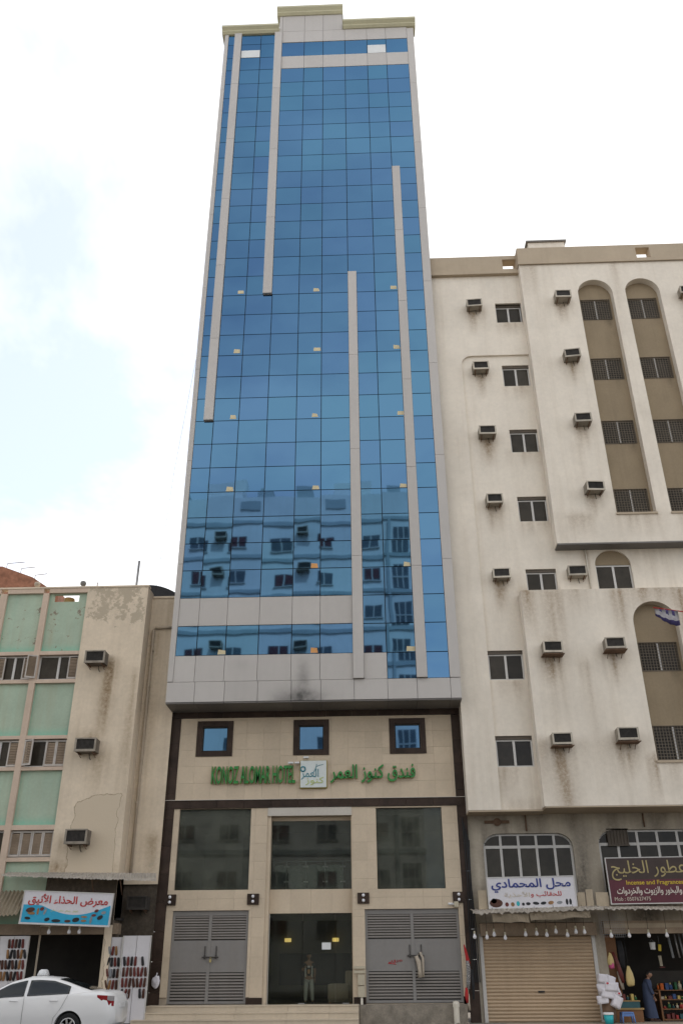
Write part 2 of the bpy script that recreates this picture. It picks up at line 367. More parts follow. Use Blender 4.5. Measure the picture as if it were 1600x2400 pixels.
def arch_z(h, x):
    x0, x1, z0, z1, a = h
    if a is None: return z1
    rx, rz = ((x1-x0)/2, (x1-x0)/2) if a == 'round' else a
    d = max(0, (x0+rx)-x, x-(x1-rx))
    return z1-rz+rz*math.sqrt(max(0, 1-(d/rx)**2))
def wall(name, parent, x0, x1, z0, z1, y, holes, m, step=.14, depth=.2, dirt=None, peel=None, patch=None):
    """a wall sheet facing the street: openings are cut through it (arched or square) and get reveals; stains are stored per vertex"""
    H = [h if len(h) == 5 else (*h, None) for h in holes]
    nx = max(1, int((x1-x0)/step)); nz = max(1, int((z1-z0)/step))
    def lines(a, b, n, extra):
        s = sorted([a+(b-a)*i/n for i in range(n+1)]+[e for e in extra if a < e < b]); o = [s[0]]
        fixed = set(extra) | {a, b}
        for v in s[1:]:
            if v-o[-1] < 1e-4: continue
            if v-o[-1] < step*.35:
                if v in fixed and o[-1] not in fixed: o[-1] = v; continue
                if v not in fixed: continue
            o.append(v)
        return o
    xs = lines(x0, x1, nx, [v for h in H for v in h[:2]]); zs = lines(z0, z1, nz, [v for h in H for v in h[2:4]])
    V = []; F = []; idx = {}
    def vert(x, z, yy):
        k = (round(x, 4), round(z, 4), round(yy, 4))
        if k not in idx: idx[k] = len(V); V.append((x, yy, z))
        return idx[k]
    for a, b in zip(xs, xs[1:]):
        for c, d in zip(zs, zs[1:]):
            mxx, mz = (a+b)/2, (c+d)/2
            if any(h[0] < mxx < h[1] and h[2] < mz < h[3] for h in H): continue
            F.append((vert(a, c, y), vert(b, c, y), vert(b, d, y), vert(a, d, y)))
    for h in H:
        hx0, hx1, hz0, hz1, a = h; yb = y+depth
        n = 20 if a else 1; sx = [hx0+(hx1-hx0)*(.5-.5*math.cos(math.pi*i/n)) for i in range(n+1)] if a else [hx0, hx1]
        for p, q in zip(sx, sx[1:]):
            zp, zq = arch_z(h, p), arch_z(h, q)
            if a and (hz1-zp > 1e-4 or hz1-zq > 1e-4):
                F.append((vert(p, zp, y), vert(q, zq, y), vert(q, hz1+1e-4, y), vert(p, hz1+1e-4, y)))
            F.append((vert(p, zp, y), vert(p, zp, yb), vert(q, zq, yb), vert(q, zq, y)))
        F.append((vert(hx0, hz0, y), vert(hx1, hz0, y), vert(hx1, hz0, yb), vert(hx0, hz0, yb)))
        za, zc = arch_z(h, hx0), arch_z(h, hx1)
        F.append((vert(hx0, hz0, y), vert(hx0, hz0, yb), vert(hx0, za, yb), vert(hx0, za, y)))
        F.append((vert(hx1, hz0, y), vert(hx1, zc, y), vert(hx1, zc, yb), vert(hx1, hz0, yb)))
    base = Vector(((x0+x1)/2, y, z0))
    me = bpy.data.meshes.new(name); me.from_pydata([tuple(Vector(v)-base) for v in V], [], F); me.materials.append(MATS[m]); me.update()
    for att, fn in (('dirt', dirt), ('peel', peel), ('patch', patch)):
        if fn:
            at = me.attributes.new(att, 'FLOAT', 'POINT')
            at.data.foreach_set('value', [max(0., min(1., fn(v[0], v[2]))) for v in V])
    return link(name, me, parent, base)

def tiles(name, parent, x0, x1, z0, z1, y0, y1, tw, th, m, holes=(), gap=.004, ox=0, brick=False):
    """cut a wall area into separate slabs that stop at the openings"""
    r = 0; z = z0
    while z < z1-1e-3:
        zt = min(z1, z+th); x = x0-(tw*.5 if (brick and r % 2) else 0)-ox
        while x < x1-1e-3:
            a, b = max(x, x0), min(x+tw, x1)
            if b-a > .03:
                rects = [(a, b, z, zt)]
                for h in holes:
                    nr = []
                    for (p, q, s, t) in rects:
                        if h[0] >= q or h[1] <= p or h[2] >= t or h[3] <= s: nr.append((p, q, s, t)); continue
                        if h[2] > s: nr.append((p, q, s, h[2]))
                        if h[3] < t: nr.append((p, q, h[3], t))
                        s2, t2 = max(s, h[2]), min(t, h[3])
                        if h[0] > p: nr.append((p, h[0], s2, t2))
                        if h[1] < q: nr.append((h[1], q, s2, t2))
                    rects = nr
                for (p, q, s, t) in rects:
                    if q-p > .035 and t-s > .035: box(name, p+gap/2, q-gap/2, y0, y1, s+gap/2, t-gap/2, m, parent)
            x += tw
        z = zt; r += 1

AR = {'ا': (0xFE8D, 2), 'أ': (0xFE83, 2), 'ب': (0xFE8F, 4), 'ة': (0xFE93, 2), 'ت': (0xFE95, 4), 'ج': (0xFE9D, 4), 'ح': (0xFEA1, 4), 'خ': (0xFEA5, 4), 'د': (0xFEA9, 2),
      'ذ': (0xFEAB, 2), 'ر': (0xFEAD, 2), 'ز': (0xFEAF, 2), 'ض': (0xFEBD, 4), 'ط': (0xFEC1, 4), 'ع': (0xFEC9, 4), 'غ': (0xFECD, 4), 'ف': (0xFED1, 4), 'ق': (0xFED5, 4), 'ك': (0xFED9, 4),
      'ل': (0xFEDD, 4), 'م': (0xFEE1, 4), 'ن': (0xFEE5, 4), 'و': (0xFEED, 2), 'ي': (0xFEF1, 4), 'ئ': (0xFE89, 4), 'ء': (0xFE80, 1), '1': (0xFEFB, 2), '2': (0xFEF7, 2)}
def arabic(s):
    s = s.replace('لا', '1').replace('لأ', '2'); out = []
    for i, c in enumerate(s):
        if c not in AR: out.append(c); continue
        b, n = AR[c]
        prev = i > 0 and s[i-1] in AR and AR[s[i-1]][1] == 4 and n > 1
        nxt = n == 4 and i+1 < len(s) and s[i+1] in AR and AR[s[i+1]][1] > 1
        out.append(chr(b+(3 if prev and nxt else 2 if nxt else 1 if prev else 0)))
    return ''.join(out[::-1])
def lettering(name, body, x0, x1, z0, z1, y, depth, m, parent, bold=.0, side=None, shear=0.):
    """raised letters fitted to a rectangle, facing the street"""
    c = bpy.data.curves.new(name, 'FONT'); c.body = body; c.extrude = .02; c.offset = bold; c.shear = shear; c.resolution_u = 3
    o = bpy.data.objects.new(name, c); COL.objects.link(o); bpy.context.view_layer.update()
    me = bpy.data.meshes.new_from_object(o.evaluated_get(bpy.context.evaluated_depsgraph_get())); bpy.data.objects.remove(o, do_unlink=True)
    co = [v.co.copy() for v in me.vertices]
    ax, bx = min(v.x for v in co), max(v.x for v in co); ay, by = min(v.y for v in co), max(v.y for v in co)
    sx, sz = (x1-x0)/(bx-ax), (z1-z0)/(by-ay)
    for v, q in zip(me.vertices, co): v.co = ((q.x-ax)*sx-(x1-x0)/2, -depth/2*(1 if q.z > 0 else -1), (q.y-ay)*sz-(z1-z0)/2)
    me.materials.clear(); me.materials.append(MATS[m])
    if side:
        me.materials.append(MATS[side]); me.update()
        for p in me.polygons:
            if abs(p.normal.y) < .7: p.material_index = 1
    else:
        for p in me.polygons: p.material_index = 0
    me.update()
    return link(name, me, parent, ((x0+x1)/2, y-depth/2, (z0+z1)/2))

ORD = ('first', 'second', 'third', 'fourth', 'fifth', 'sixth', 'seventh', 'eighth', 'ninth', 'tenth', 'eleventh', 'twelfth')
# ------------------------------------------------------------------ ground, road, pavement
def sheet(name, x0, x1, y0, y1, z, m):
    bm = bmesh.new(); v = [bm.verts.new(p) for p in ((x0, y0, 0), (x1, y0, 0), (x1, y1, 0), (x0, y1, 0))]; bm.faces.new(v)
    me = mesh_from(bm, name, m)
    if me.polygons[0].normal.z < 0: me.flip_normals()
    return struct(link(name, me, None, (0, 0, z)))
sheet('ground', -900, 900, -900, 900, -.16, 'ground_dust')
sheet('road', -400, 400, -31.0, -2.2, -.15, 'asphalt')
pv = struct(box('pavement', -60, 60, -2.0, 1.3, -.14, -.004, 'mortar'))
kb = struct(link('kerb', None, None, (0, -2.1, -.15)))
for i in range(60): box('kerb_stone', -60+i*2, -58.02+i*2, -2.2, -2.003, -.15, .004, 'kerb', kb)
struct(box('far_pavement', -60, 60, -36.0, -31.0, -.155, -.02, 'paving'))
def paving_cells(x0, x1, y0, y1, s):
    x = x0
    while x < x1:
        y = y0
        while y < y1:
            if not (-7.85 < x < -.9 and y > .1):
                box('paving_slab', x+.006, x+s-.006, y+.006, min(y+s, 1.28)-.006, -.05, random.uniform(-.003, .004), 'paving', pv)
            y += s
        x += s
paving_cells(-9.6, 4.0, -.62, 1.28, .63)

# ------------------------------------------------------------------ hotel tower
HG = 1.3                                     # plane of the street-level facade; the glazed tower stands forward at y = 0
hotel = thing('hotel_tower', (-2.2, 4, 0), 'tall narrow hotel tower with blue mirror glass, grey cladding strips and stone base', 'hotel')
c0, c1, c2, c3, c4, c5, c6, c7, c8, c9 = -7.68, -6.85, -5.70, -4.40, -3.08, -1.95, -.65, .67, 1.80, 3.08
XL, XR = -7.9, 3.48
F1, F2 = (c6, -.23), (c8, 2.21)              # low fins
FA, FB = (-7.29, -6.87), (-4.86, -4.42)      # high fins
ROW0, RH = 15.05, 1.238
Zr = lambda k: ROW0+RH*k
box('core', XL+.05, XR-.05, .06, 12, 10.8, 51.5, 'joint_grey', hotel)
box('roof_head', -4.62, -.75, .07, 6, 51.5, 53.4, 'dark_core', hotel)
G = .034
def pane(x0, x1, z0, z1):
    o = box('pane', x0+G/2, x1-G/2, -.035, -.010, z0+G/2, z1-G/2, 'blue_glass', hotel)
    o.data.name = 'pane'; o.rotation_euler = (random.gauss(0, .0017), 0, random.gauss(0, .0017)); return o
def panel(x0, x1, z0, z1, y=-.05, name='cladding_panel'):
    return box(name, x0+.008, x1-.008, y, .05, z0+.008, z1-.008, 'cladding', hotel)
PANES = {}
rows = [(Zr(k), Zr(k+1), k) for k in range(27)]
left_top = [(48.48, 49.60, 27), (49.60, 50.85, 28), (50.85, 51.75, 29)]
def colset(za, zb):
    """glass columns between the fins and edge strips at this height"""
    lo = za
    xs = [c0, c1, c2, c3, c4, c5, c6, c7, c8, c9]; seg = []
    for a, b in zip(xs, xs[1:]):
        p, q = a, b
        if lo > 23.6 and (a, b) == (c0, c1): q = FA[0]
        if lo > 23.6 and (a, b) == (c1, c2): p = FA[1]
        if lo > 31.0 and (a, b) == (c2, c3): q = FB[0]
        if lo > 31.0 and (a, b) == (c3, c4): p = FB[1]
        if lo < 32.2 and (a, b) == (c6, c7): p = F1[1]
        if lo < 39.7 and (a, b) == (c8, c9): p = F2[1]
        seg.append((p, q))
    return seg
for za, zb, k in rows:
    for j, (p, q) in enumerate(colset(za, zb)): PANES[(k, j)] = pane(p, q, za, zb)
for za, zb, k in left_top:
    for j, (p, q) in enumerate(colset(za, zb)[:3]): PANES[(k, j)] = pane(p, q, za, zb)
for j, (p, q) in enumerate(colset(49.6, 50.9)[3:], 3): PANES[(28, j)] = pane(p, q, 49.60, 50.88)
for j, (p, q) in enumerate(colset(48.5, 49.6)[3:], 3): panel(p, q, 48.48, 49.60)
for j in range(6): p, q = colset(13, 13)[j]; PANES[(-1, j)] = pane(p, q, 12.61, 13.85); panel(p, q, 13.85, 15.05)
for za, zb, k in ((13.83, 15.05, -1), (12.61, 13.83, -2)):
    for j in (6, 7, 8): p, q = colset(13, 13)[j]; PANES[(k-1, j)] = pane(p, q, za, zb)
for j in (7, 8): p, q = colset(12, 12)[j]; PANES[(-4, j)] = pane(p, q, 11.55, 12.61)
for j in range(7):
    p, q = colset(12, 12)[j]; panel(p, q, 11.55, 12.61)
bl = [XL, c1+.05, c2+.06, c3+.05, c4+.03, c5+.04, c6+.03, c7, c8, c9, XR]
for a, b in zip(bl, bl[1:]): panel(a, b, 10.75, 11.55, -.06)
def strip(x0, x1, z0, z1, y, name, seglen=4.95):
    n = max(1, round((z1-z0)/seglen)); h = (z1-z0)/n
    for i in range(n): box(name, x0, x1, y, .05, z0+h*i+.007, z0+h*(i+1)-.007, 'cladding', hotel)
strip(XL, c0, 11.56, 51.8, -.08, 'edge_strip'); strip(c9, XR, 11.56, 51.8, -.08, 'edge_strip')
strip(F1[0], F1[1], 11.56, 32.40, -.17, 'fin'); strip(F2[0], F2[1], 11.56, 39.82, -.17, 'fin')
strip(FA[0], FA[1], 23.72, 51.8, -.17, 'fin'); strip(FB[0], FB[1], 31.15, 51.8, -.17, 'fin')
# head of the tower: panels above the top glass strip, a raised centre and three cornices
tx = [FB[1], c4, c5, c6, c7, c8, c9]
for a, b in zip(tx, tx[1:]): panel(a, b, 50.90, 51.95)
for a, b in zip(tx[:3], tx[1:4]): panel(a, min(b, -.78), 51.95, 53.45)
panel(-4.62, FB[1], 51.95, 53.45)
def cornice(x0, x1, z0, z1):
    bm = bmesh.new(); pr = [(-.10, z0), (-.22, z0+.12), (-.22, z0+.2), (-.38, z1-.14), (-.38, z1), (.6, z1), (.6, z0)]
    A = [bm.verts.new((x0, y, z)) for y, z in pr]; B = [bm.verts.new((x1, y, z)) for y, z in pr]
    for i in range(len(pr)): bm.faces.new((A[i], A[(i+1) % len(pr)], B[(i+1) % len(pr)], B[i]))
    bm.faces.new(A[::-1]); bm.faces.new(B)
    base = Vector(((x0+x1)/2, 0, z0)); bmesh.ops.translate(bm, verts=bm.verts, vec=-base)
    link('cornice', mesh_from(bm, 'cornice', 'cornice_cream'), hotel, base)
cornice(-8.08, -4.62, 51.82, 52.30); cornice(-.76, 3.62, 51.96, 52.45); cornice(-4.78, -.74, 53.46, 53.98)
# white panels painting the bright sky seen through two open top windows
for j, k, z0, z1 in ((1, 28, 49.62, 50.28), (7, 28, 49.62, 50.36)):
    o = PANES[(k, j)]; w = (o.dimensions.x if o.dimensions.x else 1)
    p, q = colset(50, 50)[j]; box('sky_paper_white', p+.03, q-.03, -.05, -.037, z0, z1, 'sky_paper_white', o)
# paper stickers low in some panes, pasted inside corner
for z, xs in ((31.26, (-6.16, -2.41, 1.40)), (27.56, (-6.18, -2.37, 1.42)), (23.80, (-6.15, -2.42, 1.46)), (20.03, (-6.12, -2.37, 1.43)), (16.30, (None, -2.38, 1.44)), (12.65, (-6.04, -2.36, 1.41))):
    for i, x in enumerate(xs):
        if x is None: continue
        k = -1 if z < 13 else int((z-ROW0)/RH); j = (1, 4, 7)[i]
        if z < 13 and i == 2: k = -3
        par = PANES[(k, j)]; x += .04; orange = z < 21 and (i != 0 or z < 13) and random.random() < .45
        bm = bmesh.new(); w, h = random.uniform(.29, .35), random.uniform(.19, .24)
        pts = [(0, 0), (w, .0), (w-random.uniform(0, .05), h-random.uniform(0, .05)), (random.uniform(0, .04), h)]
        A = [bm.verts.new((a, -.041, b)) for a, b in pts]; B = [bm.verts.new((a, -.0375, b)) for a, b in pts]
        bm.faces.new(A); bm.faces.new(B[::-1])
        for q in range(4): bm.faces.new((A[q], B[q], B[(q+1) % 4], A[(q+1) % 4]))
        st = link('sticker', mesh_from(bm, 'sticker', 'sticker_orange' if orange else 'sticker_cream'), par, (x, 0, z))
# soffit under the overhang
for a, b in zip(bl, bl[1:]): box('soffit_panel', a+.006, b-.006, -.03, HG+.05, 10.70, 10.748, 'dark_soffit', hotel)
# --- street-level facade
Y = HG
small = [(-6.63, -5.64), (-2.84, -1.87), (.91, 1.90)]
holes = [(a, b, 9.17, 10.12) for a, b in small]+[(-7.30, -4.59, 4.20, 7.02), (-3.96, -.81, .55, 6.73), (.10, 2.55, 4.18, 6.98), (-7.27, -4.53, .58, 3.52), (-.38, 2.95, .58, 3.52)]
wall('backing_wall', hotel, XL+.02, XR-.02, 0, 10.70, Y+.05, holes, 'mortar', 2, .3)
marb = [(a-.21, b+.21, 8.97, 10.34) for a, b in small]
tiles('stone_tile', hotel, -7.52, 3.13, 7.33, 10.46, Y, Y+.046, .66, .63, 'stone', marb)
tiles('stone_tile', hotel, -7.52, -4.0+.04, .78, 7.03, Y, Y+.046, .66, .625, 'stone', holes+[(-7.53, -4.5, 0, .8)], ox=.2)
tiles('stone_tile', hotel, -.81, 3.13, .78, 7.03, Y, Y+.046, .66, .625, 'stone', holes, ox=.1)
box('stone_tile', -4.525, -3.965, Y-.012, Y+.046, .55, .775, 'marble', hotel); box('stone_tile', -.805, -.385, Y-.012, Y+.046, .55, .775, 'marble', hotel)
for z0, z1 in [(i*.95, min((i+1)*.95, 10.46)) for i in range(12)]:
    if z1-z0 < .1: continue
    for a, b in ((XL, -7.525), (3.135, XR+.01)):
        box('marble_slab', a, b, Y-.03, Y+.046, z0+.004, z1-.004, 'marble', hotel)
for z0, z1, y in ((7.04, 7.325, Y-.045), (10.47, 10.695, Y-.035)):
    x = XL if z0 > 9 else -7.94
    while x < XR-.1: box('marble_slab', x+.004, min(x+1.02, XR+.02)-.004, y, Y+.046, z0, z1, 'marble', hotel); x += 1.02
box('ledge', -7.96, 3.52, Y-.075, Y+.03, 7.326, 7.345, 'lintel_white', hotel)
for (a, b), g in zip(small, marb):
    z0, z1 = 9.17, 10.12
    for n_, (p, q, s, t) in enumerate(((g[0], a-.003, g[2], g[3]), (b+.003, g[1], g[2], g[3]), (a, b, g[2], z0-.003), (a, b, z1+.003, g[3]))):
        box('marble_surround', p, q, Y-.04, Y+.046, s, t, 'marble', hotel)
    w = box('window', a+.01, b-.01, Y+.10, Y+.125, z0+.01, z1-.01, 'blue_glass', hotel)
    bm = bmesh.new(); [addbox(bm, *r) for r in ((-(b-a)/2, -(b-a)/2+.04, -.04, .03, -.475, .475), ((b-a)/2-.04, (b-a)/2, -.04, .03, -.475, .475), (-(b-a)/2+.04, (b-a)/2-.04, -.04, .03, -.475, -.435), (-(b-a)/2+.04, (b-a)/2-.04, -.04, .03, .435, .475))]
    link('frame', mesh_from(bm, 'frame', 'dark_core'), w, ((a+b)/2, Y+.11, (z0+z1)/2))
# big upper shop windows and the central recess
for a, b, z0, z1 in ((-7.30, -4.59, 4.20, 7.02), (.10, 2.55, 4.18, 6.98)):
    box('display_window', a+.01, b-.01, Y+.12, Y+.135, z0+.01, z1-.01, 'shop_glass', hotel)
    box('blind_box', a+.02, b-.02, Y+.2, Y+.36, z1-.24, z1-.02, 'lintel_white' if a < -4 else 'lobby_dark', hotel)
box('lintel', -3.96, -.81, Y-.02, Y+.5, 6.735, 7.03, 'lintel_white', hotel)
CY = Y+.42
for a, b in ((-3.98, -3.83), (-.84, -.80)): box('recess_jamb', a, b, Y+.05, CY+.1, .55, 6.73, 'stone', hotel)
tiles('stone_tile', hotel, -3.83, -.84, 3.42, 4.22, CY-.06, CY, .75, .8, 'stone')
box('centre_window', -3.82, -.85, CY, CY+.015, 4.23, 6.60, 'centre_glass', hotel)
box('head_strip', -3.83, -.84, CY-.05, CY+.1, 6.60, 6.73, 'stone', hotel)
for a, b in ((-3.82, -2.62), (-2.615, -1.45), (-1.445, -.86)):
    box('glass_door' if a == -2.615 else 'door_glass', a, b-.008, CY, CY+.012, .60, 3.41, 'door_glass', hotel)
box('door_jamb', -3.86, -3.815, CY-.04, CY+.04, .55, 3.42, 'alu', hotel)
for x in (-2.75, -1.2): box('floor_spring', x, x+.22, CY-.03, CY+.06, .565, .60, 'steel', hotel)
# lobby rooms behind the glass
box('lobby_floor', XL+.1, XR-.1, Y+.06, 9.2, .3, .555, 'lobby_floor', hotel)
box('lobby_back_wall', XL+.1, XR-.1, 9.0, 9.2, .55, 10.4, 'lobby_wall', hotel)
for x in (XL+.1, XR-.2): box('lobby_side_wall', x, x+.1, Y+.36, 9.0, .55, 10.4, 'lobby_dark', hotel)
for x in (-4.3, -.75): box('lobby_partition', x, x+.12, Y+.45, 6.0, .55, 3.5, 'lobby_wall', hotel)
box('mezzanine_floor', XL+.2, XR-.2, CY+.05, 9.0, 3.47, 4.15, 'lobby_ceiling', hotel)
box('upper_ceiling', XL+.2, XR-.2, Y+.4, 9.0, 7.1, 7.3, 'lobby_ceiling', hotel)
for x in (-2.9, -1.9): box('ceiling_vent', x, x+.55, 2.6, 2.75, 3.44, 3.468, 'lobby_dark', hotel)
box('picture_band', -4.15, -.8, 8.86, 8.99, 1.0, 2.2, 'lobby_dark', hotel)
for x in (-4.6, -5.9, .9, 1.9): box('upper_partition', x, x+.1, 3.2, 8, 4.16, 7.1, 'lobby_dark', hotel)
# roller door panel of two-leaf steel gates
def gate(x0, x1, z0, z1, label):
    g = link('gate', None, hotel, ((x0+x1)/2, Y+.1, z0)); g['label'] = label
    yb = Y+.13; box('gate_sheet', x0+.02, x1-.02, yb, yb+.02, z0+.03, z1-.02, 'gate_dark', g)
    fr = .09; xm = (x0+x1)/2
    for a, b in ((x0, x0+fr), (x1-fr, x1), (xm-.055, xm+.055)): box('gate_stile', a, b, yb-.06, yb-.002, z0+.02, z1-.01, 'gate_paint', g)
    box('gate_head', x0+fr, xm-.055, yb-.055, yb-.003, z1-.16, z1-.012, 'gate_paint', g); box('gate_head', xm+.055, x1-fr, yb-.055, yb-.003, z1-.16, z1-.012, 'gate_paint', g)
    for a, b in ((x0+fr, xm-.055), (xm+.055, x1-fr)):
        box('gate_plate', a, b, yb-.045, yb-.004, 1.56, 2.56, 'gate_paint', g)
        box('gate_rail', a, b, yb-.05, yb-.003, z0+.02, .68, 'gate_paint', g)
        for s, t in ((.70, 1.54), (2.58, z1-.17)):
            n = 9; h = (t-s)/n
            for i in range(n): box('slat', a+.004, b-.004, yb-.045, yb-.02, s+h*i+.022, s+h*i+.082, 'gate_slat', g, rot=(R(-24), 0, 0))
    return g
gL = gate(-7.27, -4.53, .58, 3.52, 'grey steel gate with a bolt across its middle'); gR = gate(-.38, 2.95, .58, 3.52, 'wider grey steel gate with red scrawl and a rag on its bolt')
for g, x in ((gL, -5.84), (gR, 1.37)):
    bm = bmesh.new(); addtube(bm, [(-.29, 0, 0), (.29, 0, 0)], .022, 8)
    for s in (-.2, .2): addbox(bm, s-.03, s+.03, -.0, .05, -.05, .06); addbox(bm, s-.015, s+.015, .02, .05, 0, .35)
    link('bolt', mesh_from(bm, 'bolt', 'gate_dark'), g, (x, Y+.03, 2.03))
bm = bmesh.new(); addbox(bm, -.035, .035, -.02, .02, -.13, -.03); addtube(bm, [(-.025, 0, -.03), (-.02, 0, .03), (.02, 0, .03), (.025, 0, -.03)], .008, 6)
link('padlock', mesh_from(bm, 'padlock', 'sign_goldline'), gL, (-5.82, Y+.0, 2.0))
# red scrawl on the right gate
bm = bmesh.new()
for pts in ([(0, .02), (.05, .0), (.12, .03), (.13, .08), (.10, .06)], [(.14, .02), (.2, .0), (.24, .05), (.21, .1), (.19, .06), (.25, .01)], [(.28, .0), (.31, .09), (.33, .02), (.36, .08)], [(.38, .02), (.42, .09), (.46, .03), (.48, .08)], [(-.02, -.02), (.2, -.04), (.26, -.05)]):
    addtube(bm, [(a, 0, b) for a, b in pts], .014, 5)
link('scrawl', mesh_from(bm, 'scrawl', 'graffiti'), gR, (.42, Y+.084, 1.82))
# --- entrance steps
steps = thing('entrance_steps', (-4.2, .6, 0), 'three low beige stone steps in front of the hotel entrance', 'steps')
xs = [-7.78, -6.0, -4.75, -3.0, -1.6, -.62]
for i, (y0, z0, z1) in enumerate(((-.12, -.0, .20), (.22, .2, .39), (.56, .39, .578))):
    ext = (-.32, -.2, 0)[i]
    for a, b in zip(xs, xs[1:]):
        a2 = a+(ext if a == xs[0] else 0)
        box('riser', a2+.003, b-.003, y0+.02, Y+(.04 if a > -4.6 and b < -.7 and i == 2 else -.035), z0, z1-.035, 'stone_step', steps)
        box('tread', a2+.003, b-.003, y0, Y+(.04 if a > -4.6 and b < -.7 and i == 2 else -.035), z1-.033, z1+random.uniform(-.001, .002), 'stone_step', steps)
ramp = tag(box('gate_sill', -.60, 3.0, .75, Y+.04, -.003, .56, 'rubble'), 'rough concrete sill below the wider steel gate', 'sill')
bm = bmesh.new()
for i in range(160):
    x, y = random.uniform(-.5, 3.0), random.uniform(.1, .74); s = random.uniform(.015, .06)*(1 if random.random() < .85 else 1.8)
    mtx = Matrix.Translation((x, y, s*.3)) @ Matrix.Rotation(random.random()*6, 4, 'Z') @ Matrix.Diagonal((s, s*.8, s*.5, 1))
    bmesh.ops.create_icosphere(bm, subdivisions=1, radius=1, matrix=mtx)
rb = link('rubble', mesh_from(bm, 'rubble', 'rubble')); rb['kind'] = 'stuff'; tag(rb, 'loose rubble and dust along the foot of the sill', 'rubble')
# --- hotel sign
sg = thing('hotel_sign', (-2.2, Y, 7.72), 'green raised hotel name letters either side of a square white logo', 'sign')
lettering('latin_lettering', 'KONOZ ALOMAR HOTEL', -6.16, -2.94, 7.90, 8.57, Y-.02, .12, 'sign_green', sg, .015, 'sign_gold')
lettering('arabic_lettering', arabic('فندق كنوز العمر'), -1.60, 1.64, 7.88, 8.57, Y-.02, .12, 'sign_green', sg, .016, 'sign_gold')
box('logo_rim', -2.78, -1.72, Y-.10, Y-.005, 7.70, 8.76, 'sign_gold', sg, .05)
box('logo_face', -2.75, -1.75, Y-.125, Y-.10, 7.735, 8.735, 'logo_white', sg, .01)
lettering('logo_script', arabic('كنوز'), -2.55, -1.85, 7.82, 8.12, Y-.13, .012, 'logo_lime', sg, .0)
lettering('logo_script', arabic('العمر'), -2.72, -2.05, 8.02, 8.42, Y-.13, .012, 'logo_blue', sg, .0)
bm = bmesh.new()
addtube(bm, [(-.02+.28*math.sin(t)*.5, 0, .05+.35*t/1.6) for t in [i*.2 for i in range(9)]], .014, 5)
addtube(bm, [(.1, 0, .3), (.25, 0, .36), (.38, 0, .38)], .010, 5)
addtube(bm, [(-.4+.09*math.cos(t), 0, .22+.09*math.sin(t)) for t in [i*.52 for i in range(13)]], .03, 5)
link('logo_stroke', mesh_from(bm, 'logo_stroke', 'logo_blue'), sg, (-2.25, Y-.132, 8.2))
for i, (x, z, w) in enumerate(((-3.22, 8.62, .2), (-2.97, 8.62, .18), (-2.63, 8.82, .2))):
    fl = thing('floodlight', (x, Y-.1, z), ('small white floodlight above the logo board', 'small white floodlight beside the logo corner', 'small white floodlight over the last letters of HOTEL')[2-i if i != 2 else 0], 'floodlight', 'sign floodlights')
    box('lamp_head', x, x+w, Y-.22, Y-.1, z, z+.06, 'white_plastic', fl); box('arm', x+w/2-.015, x+w/2+.015, Y-.1, Y+.002, z+.015, z+.045, 'steel', fl)
# --- marble wall lamps
wl = None
for i, x in enumerate((-7.40, -4.39, -.42, 2.99)):
    lab = ('brown square wall lamp with two round bulbs beside the dark marble corner and narrower gate', 'brown square wall lamp with two bulbs on the pier between narrower gate and entrance', 'brown square wall lamp with two bulbs on the pier between entrance and wider gate', 'brown square wall lamp with two bulbs at the outer top corner of the wider gate')[i]
    if wl is None:
        wl = thing('wall_lamp', (x, Y, 3.7), lab, 'wall lamp', 'square marble wall lamps')
        box('back_plate', x-.21, x+.21, Y-.06, Y-.003, 3.70, 4.06, 'marble', wl)
        for z in (3.80, 3.97):
            bm = bmesh.new(); lathe(bm, [(.02, 0), (.05, .02), (.055, .06), (.03, .09)], 12); bmesh.ops.rotate(bm, verts=bm.verts, cent=(0, 0, 0), matrix=Matrix.Rotation(R(90), 3, 'X'))
            link('bulb', mesh_from(bm, 'bulb', 'bulb_glass', True), wl, (x, Y-.06, z))
    else: dup(wl, (x, Y, 3.7), lab)
# --- things about the entrance
pp = tag(box('paper_notice', -1.93, -1.61, CY-.012, CY-.004, 2.25, 2.47, 'sky_paper_white'), 'white sheet of paper taped to the glass entrance', 'notice')
mb = thing('electric_meter', (-.5, Y-.1, 0), 'cream electric meter boxes on a pipe beside the wider gate', 'meter')
box('meter_box', -.66, -.42, Y-.16, Y-.012, 1.14, 1.46, 'box_cream', mb, .01); box('meter_box', -.66, -.42, Y-.15, Y-.012, .78, 1.11, 'box_cream', mb, .01)
box('cover_plate', -.80, -.40, Y-.08, Y-.012, 1.50, 1.58, 'box_cream', mb); box('cover_plate', -.80, -.40, Y-.08, Y-.012, 1.64, 1.72, 'box_cream', mb)
tube('conduit', [(-.53, Y-.09, .78), (-.53, Y-.09, 0)], .045, 'pvc', mb)
ps = thing('pipe_stub', (2.6, .4, 0), 'white capped pipe standing in the ground before the wider gate', 'pipe')
bm = bmesh.new(); lathe(bm, [(.095, 0), (.095, .5), (.11, .5), (.115, .6), (.09, .66), (.03, .68)], 16); link('pipe', mesh_from(bm, 'pipe', 'pvc', False), ps, (2.6, .45, 0))
cctv = thing('security_camera', (2.75, Y, 3.55), 'small white security camera with junction box above the wider gate', 'camera')
box('junction_box', 2.80, 2.96, Y-.11, Y-.004, 3.56, 3.74, 'box_cream', cctv, .01); tube('camera_body', [(2.78, Y-.06, 3.66), (2.6, Y-.16, 3.66)], .04, 'white_plastic', cctv)
wb = thing('white_bag', (-7.75, 1.1, 1.0), 'crumpled white plastic bag hung on the dark marble corner', 'bag')
bm = bmesh.new(); bmesh.ops.create_icosphere(bm, subdivisions=3, radius=1)
for v in bm.verts: v.co *= (1+.3*noise.noise(v.co*1.7)); v.co.x *= .15; v.co.y *= .07; v.co.z *= .19
